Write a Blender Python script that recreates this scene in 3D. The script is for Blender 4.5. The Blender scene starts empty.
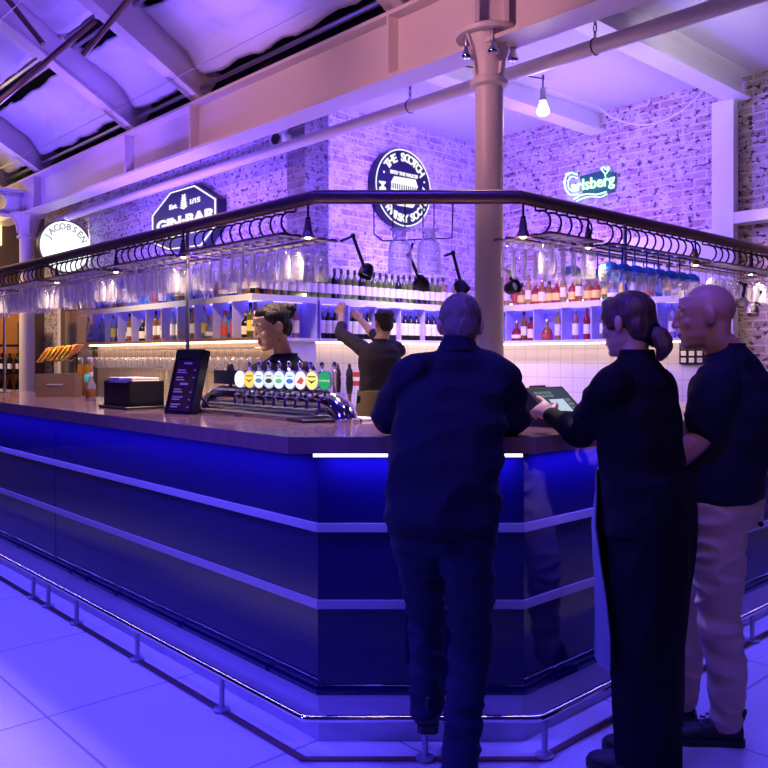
import bpy, math, random
from mathutils import Vector, Matrix, noise
random.seed(7)
PI = math.pi
scene = bpy.context.scene
COL = scene.collection
F = 812.0                      # focal length in pixels of the 768 px frame
HOR = 358.0                    # eye level row
EYE = 1.45
DL = Vector((-0.679, 0.734, 0)); DR = Vector((0.734, 0.679, 0))
A0 = Vector((-0.25, 3.07, 0)); UP = Vector((0, 0, 1))
def W(u, v, z=0.0):
    return A0 + DL * u + DR * v + Vector((0, 0, z))
def P(px, py, d):              # a place read off the photograph at a given distance
    return Vector(((px - 384) / F * d, d, EYE + (HOR - py) / F * d))

# ------------------------------------------------------------------ materials
def new_mat(name):
    m = bpy.data.materials.new(name); m.use_nodes = True
    return m, m.node_tree.nodes, m.node_tree.links
def pbr(name, col, rough=0.5, metal=0.0, spec=0.5, emit=None, es=0.0, bump=0.0, bscale=40.0, var=0.0, coat=0.0, stretch=None):
    m, n, l = new_mat(name)
    b = n['Principled BSDF']
    b.inputs['Base Color'].default_value = (*col, 1)
    b.inputs['Roughness'].default_value = rough
    b.inputs['Metallic'].default_value = metal
    b.inputs['Specular IOR Level'].default_value = spec
    b.inputs['Coat Weight'].default_value = coat
    if emit:
        b.inputs['Emission Color'].default_value = (*emit, 1)
        b.inputs['Emission Strength'].default_value = es
    if bump or var:
        tc = n.new('ShaderNodeTexCoord'); nz = n.new('ShaderNodeTexNoise')
        mp = n.new('ShaderNodeMapping')
        if stretch: mp.inputs['Scale'].default_value = stretch
        l.new(tc.outputs['Object'], mp.inputs['Vector']); l.new(mp.outputs['Vector'], nz.inputs['Vector'])
        nz.inputs['Scale'].default_value = bscale; nz.inputs['Detail'].default_value = 5
        if bump:
            bp = n.new('ShaderNodeBump'); bp.inputs['Strength'].default_value = bump
            bp.inputs['Distance'].default_value = 0.01
            l.new(nz.outputs['Fac'], bp.inputs['Height']); l.new(bp.outputs['Normal'], b.inputs['Normal'])
        if var:
            r = n.new('ShaderNodeMapRange'); r.inputs['To Min'].default_value = 1 - var; r.inputs['To Max'].default_value = 1 + var
            l.new(nz.outputs['Fac'], r.inputs['Value'])
            mx = n.new('ShaderNodeVectorMath'); mx.operation = 'SCALE'
            mx.inputs[0].default_value = col; l.new(r.outputs['Result'], mx.inputs['Scale'])
            l.new(mx.outputs['Vector'], b.inputs['Base Color'])
    return m
def emis(name, col, s):
    m, n, l = new_mat(name)
    n.remove(n['Principled BSDF'])
    e = n.new('ShaderNodeEmission'); e.inputs['Color'].default_value = (*col, 1); e.inputs['Strength'].default_value = s
    l.new(e.outputs[0], n['Material Output'].inputs['Surface'])
    return m
def glassy(name, tint, edge=(0.92, 0.90, 1.0), body=0.12, gl=0.5):
    """thin clear glass: see-through face on, bright at the rim"""
    m, n, l = new_mat(name)
    n.remove(n['Principled BSDF'])
    tr = n.new('ShaderNodeBsdfTransparent'); tr.inputs['Color'].default_value = (*tint, 1)
    g = n.new('ShaderNodeBsdfGlossy'); g.inputs['Roughness'].default_value = 0.05; g.inputs['Color'].default_value = (*edge, 1)
    d = n.new('ShaderNodeBsdfTranslucent'); d.inputs['Color'].default_value = (*edge, 1)
    d2 = n.new('ShaderNodeBsdfDiffuse'); d2.inputs['Color'].default_value = (*edge, 1)
    md = n.new('ShaderNodeMixShader'); l.new(d.outputs[0], md.inputs[1]); l.new(d2.outputs[0], md.inputs[2])
    lw = n.new('ShaderNodeLayerWeight'); lw.inputs['Blend'].default_value = 0.45
    m1 = n.new('ShaderNodeMixShader'); m1.inputs['Fac'].default_value = gl
    l.new(md.outputs[0], m1.inputs[1]); l.new(g.outputs[0], m1.inputs[2])
    r = n.new('ShaderNodeMapRange'); r.inputs['To Min'].default_value = body; r.inputs['To Max'].default_value = 0.95
    l.new(lw.outputs['Facing'], r.inputs['Value'])
    m2 = n.new('ShaderNodeMixShader')
    l.new(r.outputs['Result'], m2.inputs['Fac']); l.new(tr.outputs[0], m2.inputs[1]); l.new(m1.outputs[0], m2.inputs[2])
    l.new(m2.outputs[0], n['Material Output'].inputs['Surface'])
    return m
def bottle_glass(name, col, t=0.5):
    m, n, l = new_mat(name)
    n.remove(n['Principled BSDF'])
    d = n.new('ShaderNodeBsdfDiffuse'); d.inputs['Color'].default_value = (*col, 1)
    t1 = n.new('ShaderNodeBsdfTranslucent'); t1.inputs['Color'].default_value = (*col, 1)
    tp = n.new('ShaderNodeBsdfTransparent'); tp.inputs['Color'].default_value = (*[0.3 + 0.7 * c for c in col], 1)
    g = n.new('ShaderNodeBsdfGlossy'); g.inputs['Roughness'].default_value = 0.08
    a = n.new('ShaderNodeMixShader'); a.inputs['Fac'].default_value = 0.6
    l.new(d.outputs[0], a.inputs[1]); l.new(t1.outputs[0], a.inputs[2])
    b = n.new('ShaderNodeMixShader'); b.inputs['Fac'].default_value = t
    l.new(a.outputs[0], b.inputs[1]); l.new(tp.outputs[0], b.inputs[2])
    c = n.new('ShaderNodeMixShader'); fr = n.new('ShaderNodeFresnel'); fr.inputs['IOR'].default_value = 1.5
    l.new(fr.outputs[0], c.inputs['Fac']); l.new(b.outputs[0], c.inputs[1]); l.new(g.outputs[0], c.inputs[2])
    l.new(c.outputs[0], n['Material Output'].inputs['Surface'])
    return m
def brick_mat(name, c1, c2, mortar, chip, chipamt=0.5, wash=0.5):
    m, n, l = new_mat(name)
    b = n['Principled BSDF']; b.inputs['Roughness'].default_value = 0.85
    tc = n.new('ShaderNodeTexCoord'); sp = n.new('ShaderNodeSeparateXYZ'); cb = n.new('ShaderNodeCombineXYZ')
    l.new(tc.outputs['Object'], sp.inputs[0]); l.new(sp.outputs['X'], cb.inputs['X']); l.new(sp.outputs['Z'], cb.inputs['Y'])
    br = n.new('ShaderNodeTexBrick')
    br.inputs['Scale'].default_value = 1.0; br.inputs['Brick Width'].default_value = 0.235
    br.inputs['Row Height'].default_value = 0.075; br.inputs['Mortar Size'].default_value = 0.009
    br.inputs['Mortar Smooth'].default_value = 0.3; br.inputs['Bias'].default_value = -0.1
    br.inputs['Color1'].default_value = (*c1, 1); br.inputs['Color2'].default_value = (*c2, 1); br.inputs['Mortar'].default_value = (*mortar, 1)
    wn = n.new('ShaderNodeTexNoise'); wn.inputs['Scale'].default_value = 6; wn.inputs['Detail'].default_value = 3
    l.new(tc.outputs['Object'], wn.inputs['Vector'])
    wv = n.new('ShaderNodeVectorMath'); wv.operation = 'MULTIPLY_ADD'
    wv.inputs[1].default_value = (0.02, 0.02, 0.02); l.new(wn.outputs['Color'], wv.inputs[0]); l.new(cb.outputs[0], wv.inputs[2])
    l.new(wv.outputs[0], br.inputs['Vector'])
    # patches where the old whitewash still covers the bricks
    n2 = n.new('ShaderNodeTexNoise'); n2.inputs['Scale'].default_value = 5.0; n2.inputs['Detail'].default_value = 6; n2.inputs['Roughness'].default_value = 0.7
    l.new(tc.outputs['Object'], n2.inputs['Vector'])
    r2 = n.new('ShaderNodeValToRGB'); r2.color_ramp.elements[0].position = 0.56 - wash * 0.25; r2.color_ramp.elements[1].position = 0.72 - wash * 0.25
    l.new(n2.outputs['Fac'], r2.inputs[0])
    mx = n.new('ShaderNodeMix'); mx.data_type = 'RGBA'; l.new(r2.outputs[0], mx.inputs['Factor'])
    l.new(br.outputs['Color'], mx.inputs['A']); mx.inputs['B'].default_value = (*mortar, 1)
    # dark chipped spots
    n3 = n.new('ShaderNodeTexNoise'); n3.inputs['Scale'].default_value = 21.0; n3.inputs['Detail'].default_value = 3; n3.inputs['Roughness'].default_value = 0.6
    mp = n.new('ShaderNodeMapping'); mp.inputs['Scale'].default_value = (0.8, 0.8, 1.2); l.new(tc.outputs['Object'], mp.inputs[0]); l.new(mp.outputs[0], n3.inputs['Vector'])
    r3 = n.new('ShaderNodeValToRGB'); r3.color_ramp.elements[0].position = 0.60 - chipamt * 0.08; r3.color_ramp.elements[1].position = 0.65 - chipamt * 0.08
    l.new(n3.outputs['Fac'], r3.inputs[0])
    m3 = n.new('ShaderNodeMix'); m3.data_type = 'RGBA'; l.new(r3.outputs[0], m3.inputs['Factor'])
    l.new(mx.outputs['Result'], m3.inputs['A']); m3.inputs['B'].default_value = (*chip, 1)
    l.new(m3.outputs['Result'], b.inputs['Base Color'])
    bp = n.new('ShaderNodeBump'); bp.inputs['Strength'].default_value = 0.7; bp.inputs['Distance'].default_value = 0.012
    ad = n.new('ShaderNodeMath'); ad.operation = 'SUBTRACT'
    l.new(n2.outputs['Fac'], ad.inputs[0]); l.new(br.outputs['Fac'], ad.inputs[1])
    l.new(ad.outputs[0], bp.inputs['Height']); l.new(bp.outputs[0], b.inputs['Normal'])
    return m
def tile_mat(name, col, grout, size, gap, rough, off=(0, 0), vert=False, var=0.06, bump=0.15):
    m, n, l = new_mat(name)
    b = n['Principled BSDF']; b.inputs['Roughness'].default_value = rough
    tc = n.new('ShaderNodeTexCoord'); vec = tc.outputs['Object']
    if vert:
        sp = n.new('ShaderNodeSeparateXYZ'); cb = n.new('ShaderNodeCombineXYZ')
        l.new(vec, sp.inputs[0]); l.new(sp.outputs['X'], cb.inputs['X']); l.new(sp.outputs['Z'], cb.inputs['Y']); vec = cb.outputs[0]
    mp = n.new('ShaderNodeMapping'); mp.inputs['Location'].default_value = (off[0], off[1], 0); l.new(vec, mp.inputs[0])
    br = n.new('ShaderNodeTexBrick'); br.offset = 0.0
    br.inputs['Scale'].default_value = 1; br.inputs['Brick Width'].default_value = size[0]; br.inputs['Row Height'].default_value = size[1]
    br.inputs['Mortar Size'].default_value = gap; br.inputs['Mortar Smooth'].default_value = 0.1
    br.inputs['Color1'].default_value = (*col, 1); br.inputs['Color2'].default_value = (*[c * (1 - var) for c in col], 1); br.inputs['Mortar'].default_value = (*grout, 1)
    l.new(mp.outputs[0], br.inputs['Vector'])
    nz = n.new('ShaderNodeTexNoise'); nz.inputs['Scale'].default_value = 90; nz.inputs['Detail'].default_value = 4
    l.new(tc.outputs['Object'], nz.inputs['Vector'])
    mm = n.new('ShaderNodeMapRange'); mm.inputs['To Min'].default_value = 1 - 2 * var; mm.inputs['To Max'].default_value = 1 + 2 * var
    l.new(nz.outputs['Fac'], mm.inputs['Value'])
    vm = n.new('ShaderNodeVectorMath'); vm.operation = 'SCALE'; l.new(br.outputs['Color'], vm.inputs[0]); l.new(mm.outputs[0], vm.inputs['Scale'])
    l.new(vm.outputs[0], b.inputs['Base Color'])
    bp = n.new('ShaderNodeBump'); bp.inputs['Strength'].default_value = bump; bp.inputs['Distance'].default_value = 0.004
    l.new(nz.outputs['Fac'], bp.inputs['Height']); l.new(bp.outputs[0], b.inputs['Normal'])
    return m

M = dict(
    floor=tile_mat('floor_tile', (0.52, 0.50, 0.52), (0.22, 0.21, 0.24), (0.9, 0.9), 0.006, 0.45, off=(-0.008, 0.227), var=0.08),
    panel=pbr('gloss_black_panel', (0.005, 0.003, 0.055), 0.06, 0.0, 0.55, bump=0.012, bscale=3),
    strip=pbr('brushed_trim', (0.42, 0.38, 0.46), 0.36, 0.4),
    kick=pbr('kick_steel', (0.52, 0.48, 0.60), 0.42, 0.2, bump=0.05, bscale=12),
    wood=pbr('dark_counter_wood', (0.27, 0.15, 0.155), 0.18, 0.0, 0.6, var=0.35, bscale=9, coat=0.4, stretch=(1, 6, 1)),
    rail=pbr('bronze_rail', (0.19, 0.10, 0.10), 0.32, 0.3),
    brass=pbr('brass', (0.75, 0.55, 0.28), 0.25, 1.0),
    chrome=pbr('chrome', (0.82, 0.80, 0.84), 0.10, 1.0),
    steel=pbr('steel', (0.55, 0.53, 0.58), 0.28, 1.0),
    blackm=pbr('black_metal', (0.018, 0.014, 0.022), 0.4, 0.4),
    black=pbr('black_plastic', (0.014, 0.013, 0.017), 0.32),
    white=pbr('white_paint', (0.78, 0.75, 0.78), 0.5, bump=0.04, bscale=20),
    cream=pbr('cream_paint', (0.72, 0.62, 0.62), 0.45, bump=0.05, bscale=15),
    ceil=pbr('perforated_ceiling', (0.62, 0.60, 0.70), 0.7, bump=0.25, bscale=120),
    fabric=pbr('roof_lining', (0.66, 0.63, 0.74), 0.45, bump=0.9, bscale=7),
    dark=pbr('dark_void', (0.02, 0.018, 0.022), 0.8),
    gin=brick_mat('gin_wall_brick', (0.42, 0.30, 0.34), (0.60, 0.50, 0.56), (0.66, 0.60, 0.66), (0.09, 0.05, 0.08), 0.6, 0.30),
    scotch=brick_mat('pale_brick', (0.40, 0.27, 0.33), (0.66, 0.56, 0.64), (0.78, 0.74, 0.80), (0.24, 0.13, 0.16), 0.2, 0.40),
    carls=brick_mat('chipped_brick', (0.42, 0.24, 0.24), (0.55, 0.38, 0.40), (0.66, 0.60, 0.66), (0.09, 0.05, 0.07), 0.5, 0.35),
    greyb=brick_mat('grey_brick', (0.38, 0.26, 0.22), (0.50, 0.40, 0.36), (0.62, 0.58, 0.56), (0.06, 0.04, 0.04), 0.6, 0.2),
    tile=tile_mat('white_wall_tile', (0.74, 0.70, 0.72), (0.50, 0.46, 0.48), (0.155, 0.155), 0.003, 0.22, vert=True, var=0.03, bump=0.03),
    tan=tile_mat('tan_wall_tile', (0.62, 0.50, 0.42), (0.42, 0.33, 0.27), (0.10, 0.10), 0.003, 0.35, vert=True, var=0.06, bump=0.05),
    lilac=pbr('lilac_back_panel', (0.42, 0.36, 0.85), 0.4),
    shelf=pbr('white_shelf', (0.78, 0.76, 0.82), 0.3),
    orange=pbr('orange_wall', (0.62, 0.25, 0.06), 0.7, var=0.2, bscale=4),
    brown=pbr('brown_cladding', (0.12, 0.075, 0.05), 0.7, var=0.3, bscale=5),
    glass=glassy('clear_glass', (0.97, 0.96, 1.0), body=0.15),
    blueg=glassy('blue_glass', (0.14, 0.34, 0.85), edge=(0.08, 0.25, 0.75), body=0.35, gl=0.35),
    pane=glassy('dark_pane', (0.25, 0.25, 0.32), body=0.2),
    led=emis('led_strip', (0.42, 0.42, 1.0), 6.0),
    ledshelf=emis('shelf_led', (0.20, 0.15, 1.0), 5.0), ledtop=emis('shelf_top_led', (0.95, 0.70, 0.95), 2.6), div=pbr('lilac_divider', (0.50, 0.44, 0.80), 0.35),
    ledwarm=emis('warm_led', (1.0, 0.70, 0.44), 9.0),
    bulb=emis('warm_bulb', (1.0, 0.85, 0.62), 30.0),
    windowlit=emis('lit_window', (1.0, 0.72, 0.22), 3.0),
    signlit=emis('sign_face', (0.95, 0.97, 1.0), 1.5),
    signtext=emis('sign_text', (0.95, 0.93, 1.0), 1.0),
    neon=emis('green_neon', (0.45, 1.0, 0.62), 2.2),
    navy=pbr('navy_sign', (0.010, 0.010, 0.032), 0.4),
    grey=pbr('grey_sign', (0.05, 0.06, 0.10), 0.4),
    ink=pbr('sign_ink', (0.02, 0.02, 0.03), 0.5),
    greenp=pbr('green_board', (0.01, 0.10, 0.06), 0.4),
)

# ------------------------------------------------------------------ mesh building
class MB:
    def __init__(s): s.v = []; s.f = []; s.mi = []; s.cur = 0
    def add(s, vs, fs):
        o = len(s.v); s.v += [Vector(p) for p in vs]; s.f += [tuple(i + o for i in f) for f in fs]; s.mi += [s.cur] * len(fs); return s
    def para(s, o, ax, ay, az):
        o = Vector(o); c = [o, o + ax, o + ax + ay, o + ay]; c += [p + az for p in c]
        return s.add(c, [(3, 2, 1, 0), (4, 5, 6, 7), (0, 1, 5, 4), (1, 2, 6, 5), (2, 3, 7, 6), (3, 0, 4, 7)])
    def box(s, c, sz, ax=None, ay=None, az=None):
        ax = ax or Vector((1, 0, 0)); ay = ay or Vector((0, 1, 0)); az = az or UP
        X, Y, Z = ax * sz[0], ay * sz[1], az * sz[2]
        return s.para(Vector(c) - (X + Y + Z) / 2, X, Y, Z)
    def bbox(s, c, sz, b=0.01, ax=None, ay=None, az=None):       # chamfered box
        ax = ax or Vector((1, 0, 0)); ay = ay or Vector((0, 1, 0)); az = az or UP
        hx, hy, hz = [k / 2 for k in sz]; b = min(b, hx * .9, hy * .9, hz * .9)
        rings = [(hx - b, hy - b, -hz), (hx, hy, -hz + b), (hx, hy, hz - b), (hx - b, hy - b, hz)]
        vs = []
        for (x, y, z) in rings:
            q = b if (x == hx) else b * .4
            pts = [(x - q, y), (x, y - q), (x, -y + q), (x - q, -y), (-x + q, -y), (-x, -y + q), (-x, y - q), (-x + q, y)]
            vs += [Vector(c) + ax * p[0] + ay * p[1] + az * z for p in pts]
        fs = [tuple(range(8)), tuple(reversed(range(24, 32)))]
        for r in range(3):
            for i in range(8): fs.append((r * 8 + i, r * 8 + 8 + i, r * 8 + 8 + (i + 1) % 8, r * 8 + (i + 1) % 8))
        return s.add(vs, fs)
    def prism(s, poly, z0, z1):                                   # poly of 2-D/3-D points, upright walls
        n = len(poly)
        vs = [Vector((p[0], p[1], z0)) for p in poly] + [Vector((p[0], p[1], z1)) for p in poly]
        fs = [tuple(reversed(range(n))), tuple(range(n, 2 * n))] + [(i, (i + 1) % n, n + (i + 1) % n, n + i) for i in range(n)]
        return s.add(vs, fs)
    def plate(s, poly, o, ax, ay, t):                             # 2-D outline on a plane, thickness vector t
        n = len(poly); o = Vector(o)
        vs = [o + ax * p[0] + ay * p[1] for p in poly]; vs += [p + t for p in vs]
        fs = [tuple(reversed(range(n))), tuple(range(n, 2 * n))] + [(i, (i + 1) % n, n + (i + 1) % n, n + i) for i in range(n)]
        return s.add(vs, fs)
    def tube(s, pts, r, n=8, caps=True, closed=False):
        pts = [Vector(p) for p in pts]; m = len(pts)
        rs = r if isinstance(r, (list, tuple)) else [r] * m
        T = []
        for i in range(m):
            if closed: t = pts[(i + 1) % m] - pts[i - 1]
            else: 
                t = Vector((0, 0, 0))
                if i > 0: t += (pts[i] - pts[i - 1]).normalized()
                if i < m - 1: t += (pts[i + 1] - pts[i]).normalized()
            T.append(t.normalized() if t.length > 1e-9 else UP.copy())
        ref = Vector((0, 0, 1)) if abs(T[0].z) < 0.9 else Vector((1, 0, 0))
        X = T[0].cross(ref).normalized(); vs = []
        for i in range(m):
            if i:
                X = (X - T[i] * X.dot(T[i]))
                X = X.normalized() if X.length > 1e-6 else T[i].orthogonal().normalized()
            Y = T[i].cross(X)
            k = 1.0
            if 0 < i < m - 1 and not closed:
                c = (pts[i] - pts[i - 1]).normalized().dot(T[i]); 
            for j in range(n):
                a = 2 * PI * j / n
                vs.append(pts[i] + (X * math.cos(a) + Y * math.sin(a)) * rs[i] * k)
        fs = []
        for i in range(m if closed else m - 1):
            i2 = (i + 1) % m
            for j in range(n): fs.append((i * n + j, i * n + (j + 1) % n, i2 * n + (j + 1) % n, i2 * n + j))
        if caps and not closed: fs += [tuple(reversed(range(n))), tuple(range((m - 1) * n, m * n))]
        return s.add(vs, fs)
    def limb(s, pts, rs, n=14, sub=6):                            # smooth round-ended limb
        pts = [Vector(p) for p in pts]; cp, cr = [], []
        for i in range(len(pts) - 1):
            p0 = pts[max(i - 1, 0)]; p1 = pts[i]; p2 = pts[i + 1]; p3 = pts[min(i + 2, len(pts) - 1)]
            for k in range(sub):
                t = k / sub
                q = 0.5 * ((2 * p1) + (p2 - p0) * t + (2 * p0 - 5 * p1 + 4 * p2 - p3) * t * t + (3 * p1 - p0 - 3 * p2 + p3) * t ** 3)
                cp.append(p1.lerp(p2, t).lerp(q, 0.75)); tt = t * t * (3 - 2 * t); cr.append(rs[i] * (1 - tt) + rs[i + 1] * tt)
        cp.append(pts[-1]); cr.append(rs[-1])
        d0 = (cp[0] - cp[1]).normalized(); d1 = (cp[-1] - cp[-2]).normalized()
        a = [(cp[0] + d0 * cr[0] * math.sin(k), cr[0] * math.cos(k)) for k in (1.5, 1.1, 0.7, 0.35)]
        b = [(cp[-1] + d1 * cr[-1] * math.sin(k), cr[-1] * math.cos(k)) for k in (0.35, 0.7, 1.1, 1.5)]
        pp = [q[0] for q in a] + cp + [q[0] for q in b]; rr = [q[1] for q in a] + cr + [q[1] for q in b]
        return s.tube(pp, rr, n)
    def loft(s, secs, n=28, sub=5):                               # secs: centre, lateral, forward, rx, ry
        S = []
        for i in range(len(secs) - 1):
            c1, l1, f1, x1, y1 = secs[i]; c2, l2, f2, x2, y2 = secs[i + 1]
            c0 = secs[max(i - 1, 0)][0]; c3 = secs[min(i + 2, len(secs) - 1)][0]
            for k in range(sub):
                t = k / sub; tt = t * t * (3 - 2 * t)
                c1v, c2v = Vector(c1), Vector(c2); c0v, c3v = Vector(c0), Vector(c3)
                q = 0.5 * ((2 * c1v) + (c2v - c0v) * t + (2 * c0v - 5 * c1v + 4 * c2v - c3v) * t * t + (3 * c1v - c0v - 3 * c2v + c3v) * t ** 3)
                S.append((q, Vector(l1).lerp(Vector(l2), t), Vector(f1).lerp(Vector(f2), t), x1 * (1 - tt) + x2 * tt, y1 * (1 - tt) + y2 * tt))
        S.append(secs[-1]); vs = []
        for (c, l, f, x, y) in S:
            l = Vector(l).normalized(); f = Vector(f).normalized()
            for j in range(n):
                a = 2 * PI * j / n; ca, sa = math.cos(a), math.sin(a)
                e = 0.86
                vs.append(Vector(c) + l * x * math.copysign(abs(ca) ** e, ca) + f * y * math.copysign(abs(sa) ** e, sa))
        m = len(S); fs = [tuple(reversed(range(n))), tuple(range((m - 1) * n, m * n))]
        for i in range(m - 1):
            for j in range(n): fs.append((i * n + j, i * n + (j + 1) % n, (i + 1) * n + (j + 1) % n, (i + 1) * n + j))
        return s.add(vs, fs)
    def lathe(s, prof, n=16, mat=None, caps=True):
        mat = mat or Matrix(); vs = []; m = len(prof)
        for (r, z) in prof:
            for j in range(n): vs.append(mat @ Vector((r * math.cos(2 * PI * j / n), r * math.sin(2 * PI * j / n), z)))
        fs = []
        for i in range(m - 1):
            for j in range(n): fs.append((i * n + j, i * n + (j + 1) % n, (i + 1) * n + (j + 1) % n, (i + 1) * n + j))
        if caps: fs += [tuple(reversed(range(n))), tuple(range((m - 1) * n, m * n))]
        return s.add(vs, fs)
    def ell(s, c, r, mat=None, nu=20, nv=12):
        vs = []; mat = mat or Matrix()
        for i in range(nv + 1):
            th = PI * i / nv; th = min(max(th, 0.02), PI - 0.02)
            for j in range(nu):
                a = 2 * PI * j / nu
                vs.append(mat @ (Vector(c) + Vector((r[0] * math.sin(th) * math.cos(a), r[1] * math.sin(th) * math.sin(a), -r[2] * math.cos(th)))))
        fs = [tuple(reversed(range(nu))), tuple(range(nv * nu, (nv + 1) * nu))]
        for i in range(nv):
            for j in range(nu): fs.append((i * nu + j, i * nu + (j + 1) % nu, (i + 1) * nu + (j + 1) % nu, (i + 1) * nu + j))
        return s.add(vs, fs)
    def mesh(s, name, origin, mats):
        me = bpy.data.meshes.new(name)
        o = Vector(origin)
        me.from_pydata([tuple(p - o) for p in s.v], [], s.f)
        for m in mats: me.materials.append(m)
        if len(mats) > 1: me.polygons.foreach_set('material_index', s.mi)
        return me
ORG = {}
def smooth(me, ang=0.7):
    me.polygons.foreach_set('use_smooth', [True] * len(me.polygons))
    try: me.set_sharp_from_angle(angle=ang)
    except Exception: pass
def build(mb, name, mat, parent=None, at=None, sm=True, ang=0.7):
    mats = mat if isinstance(mat, list) else [mat]
    if at is None: at = ORG.get(parent.name, Vector((0, 0, 0))) if parent else Vector((0, 0, 0))
    me = mb.mesh(name, at, mats)
    me.update()
    if sm: smooth(me, ang)
    o = bpy.data.objects.new(name, me); COL.objects.link(o)
    if parent: o.parent = parent
    if parent is None: o.location = at
    ORG[o.name] = Vector(at)
    return o
def tag(o, label, cat=None, group=None, kind=None):
    o['label'] = label
    if cat: o['category'] = cat
    if group: o['group'] = group
    if kind: o['kind'] = kind
    return o
def thing(name, label, cat, loc, group=None):
    o = bpy.data.objects.new(name, None); COL.objects.link(o); o.location = loc
    o.empty_display_size = 0.05
    ORG[o.name] = Vector(loc)
    return tag(o, label, cat, group)
KIDS = {}
def copy_tree(root, loc, rz=0.0, sc=1.0, label=None, group=None, mats=None):
    kids = KIDS.get(root.name)
    if kids is None:
        kids = KIDS[root.name] = list(root.children)
    c = root.copy(); COL.objects.link(c); c.location = loc; c.rotation_euler = (0, 0, rz); c.scale = (sc, sc, sc)
    if label: c['label'] = label
    if group: c['group'] = group
    for k in kids:
        q = k.copy(); COL.objects.link(q); q.parent = c
        for g in (KIDS.get(k.name) or KIDS.setdefault(k.name, list(k.children))):
            w = g.copy(); COL.objects.link(w); w.parent = q
    return c
_O = 'first second third fourth fifth sixth seventh eighth ninth tenth eleventh twelfth thirteenth fourteenth fifteenth sixteenth seventeenth eighteenth nineteenth twentieth'.split()
def nth(i):                         # 0-based
    i += 1
    if i <= 20: return _O[i - 1]
    t = {2: 'twent', 3: 'thirt', 4: 'fort', 5: 'fift', 6: 'sixt'}[i // 10]
    return t + ('ieth' if i % 10 == 0 else 'y-' + _O[i % 10 - 1])
def text_mesh(s, size, font=None, ext=0.004, sx=1.0, bold=0.0):
    cu = bpy.data.curves.new('lettering', 'FONT'); cu.body = s; cu.size = size; cu.extrude = ext
    cu.align_x = 'CENTER'; cu.align_y = 'CENTER'; cu.offset = bold; cu.resolution_u = 3
    ob = bpy.data.objects.new('lettering', cu); COL.objects.link(ob)
    dg = bpy.context.evaluated_depsgraph_get(); dg.update()
    me = bpy.data.meshes.new_from_object(ob.evaluated_get(dg))
    vs = [v.co.copy() for v in me.vertices]; fs = [tuple(p.vertices) for p in me.polygons]
    bpy.data.objects.remove(ob); bpy.data.curves.remove(cu); bpy.data.meshes.remove(me)
    for v in vs: v.x *= sx
    return vs, fs
def put_text(mb, s, size, o, ax, ay, az, rot=0.0, sx=1.0, ext=0.004, bold=0.0):
    vs, fs = text_mesh(s, size, ext=ext, sx=sx, bold=bold)
    c, n = math.cos(rot), math.sin(rot)
    mb.add([Vector(o) + ax * (v.x * c - v.y * n) + ay * (v.x * n + v.y * c) + az * v.z for v in vs], fs)
def arc_text(mb, s, size, o, ax, ay, az, R, a0, a1, flip=False, sx=1.0, bold=0.0):
    k = len(s)
    for i, ch in enumerate(s):
        if ch == ' ': continue
        a = a0 + (a1 - a0) * i / max(k - 1, 1)
        p = Vector(o) + ax * (R * math.cos(a)) + ay * (R * math.sin(a))
        put_text(mb, ch, size, p, ax, ay, az, rot=a + (PI / 2 if flip else -PI / 2), sx=sx, bold=bold)

# ------------------------------------------------------------------ camera
cd = bpy.data.cameras.new('camera'); cam = bpy.data.objects.new('camera', cd); COL.objects.link(cam)
cam.location = (0, 0, EYE); cam.rotation_euler = (PI / 2, 0, 0)
cd.sensor_width = 36; cd.lens = 36 * F / 768; cd.shift_y = -(384 - HOR) / 768
cd.clip_end = 200
scene.camera = cam
vs_ = scene.view_settings
scene.display_settings.display_device = 'sRGB'
vs_.view_transform = 'Standard'; vs_.look = 'None'; vs_.gamma = 1.0; vs_.use_curve_mapping = False; vs_.exposure = 0.22
# ------------------------------------------------------------------ the room
ANG_L = math.atan2(DL.y, DL.x); ANG_R = math.atan2(DR.y, DR.x)
def struct(o, label): return tag(o, label, kind='structure')
def oriented(name, mat, origin, ax, boxes, label):                # boxes (x0,x1,y0,y1,z0,z1) in a local frame turned so x runs along ax
    mb = MB()
    for (x0, x1, y0, y1, z0, z1) in boxes: mb.box(((x0 + x1) / 2, (y0 + y1) / 2, (z0 + z1) / 2), (x1 - x0, y1 - y0, z1 - z0))
    me = mb.mesh(name, (0, 0, 0), [mat]); o = bpy.data.objects.new(name, me); COL.objects.link(o)
    o.location = origin; o.rotation_euler = (0, 0, math.atan2(ax.y, ax.x)); ORG[o.name] = Vector((0, 0, 0))
    return struct(o, label)
GV, SU, CV = 2.96, 3.98, 5.5          # gin wall line, whisky wall line, right wall line
GF, SF, CF = 2.20, 3.76, 5.25         # fronts of their shelves
CEIL = 4.02
# floor laid along the bar
fl = oriented('floor', M['floor'], W(0, 0, 0), DL, [(-9, 14, -9.5, 6.2, -0.2, 0.0)], 'pale grey square floor tiles in front of and behind the bar')
# local x = DL, local y = left of DL = -DR
oriented('wall_left', M['gin'], W(SU, GV, 0), DL, [(0, 6.9, -0.3, 0.0, 0.0, CEIL)], 'chipped whitewashed brick wall behind the gin shelves')
oriented('wall_back', M['scotch'], W(SU, GV, 0), DR, [(0.0, 2.9, 0.0, 0.3, 0.0, CEIL)], 'pale painted brick wall behind the whisky shelves')
oriented('wall_right', M['carls'], W(SU + 0.3, CV, 0), -DL, [(0.0, 4.28 - 0.93 + 0.0, 0.0, 0.3, 0.0, CEIL)], 'chipped brick wall with the green neon sign on it')
oriented('wall_front', M['greyb'], W(0.93, CV + 0.05, 0), -DL, [(0.0, 4.5, 0.0, 0.3, 0.0, 5.2)], 'grey brick wall to the right of the white post')
oriented('wall_end', M['brown'], W(10.9, 3.2, 0), -DR, [(0.0, 14.0, -0.2, 0.0, 0.0, 8.5)], 'brown clad end wall of the hall at far left')
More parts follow.
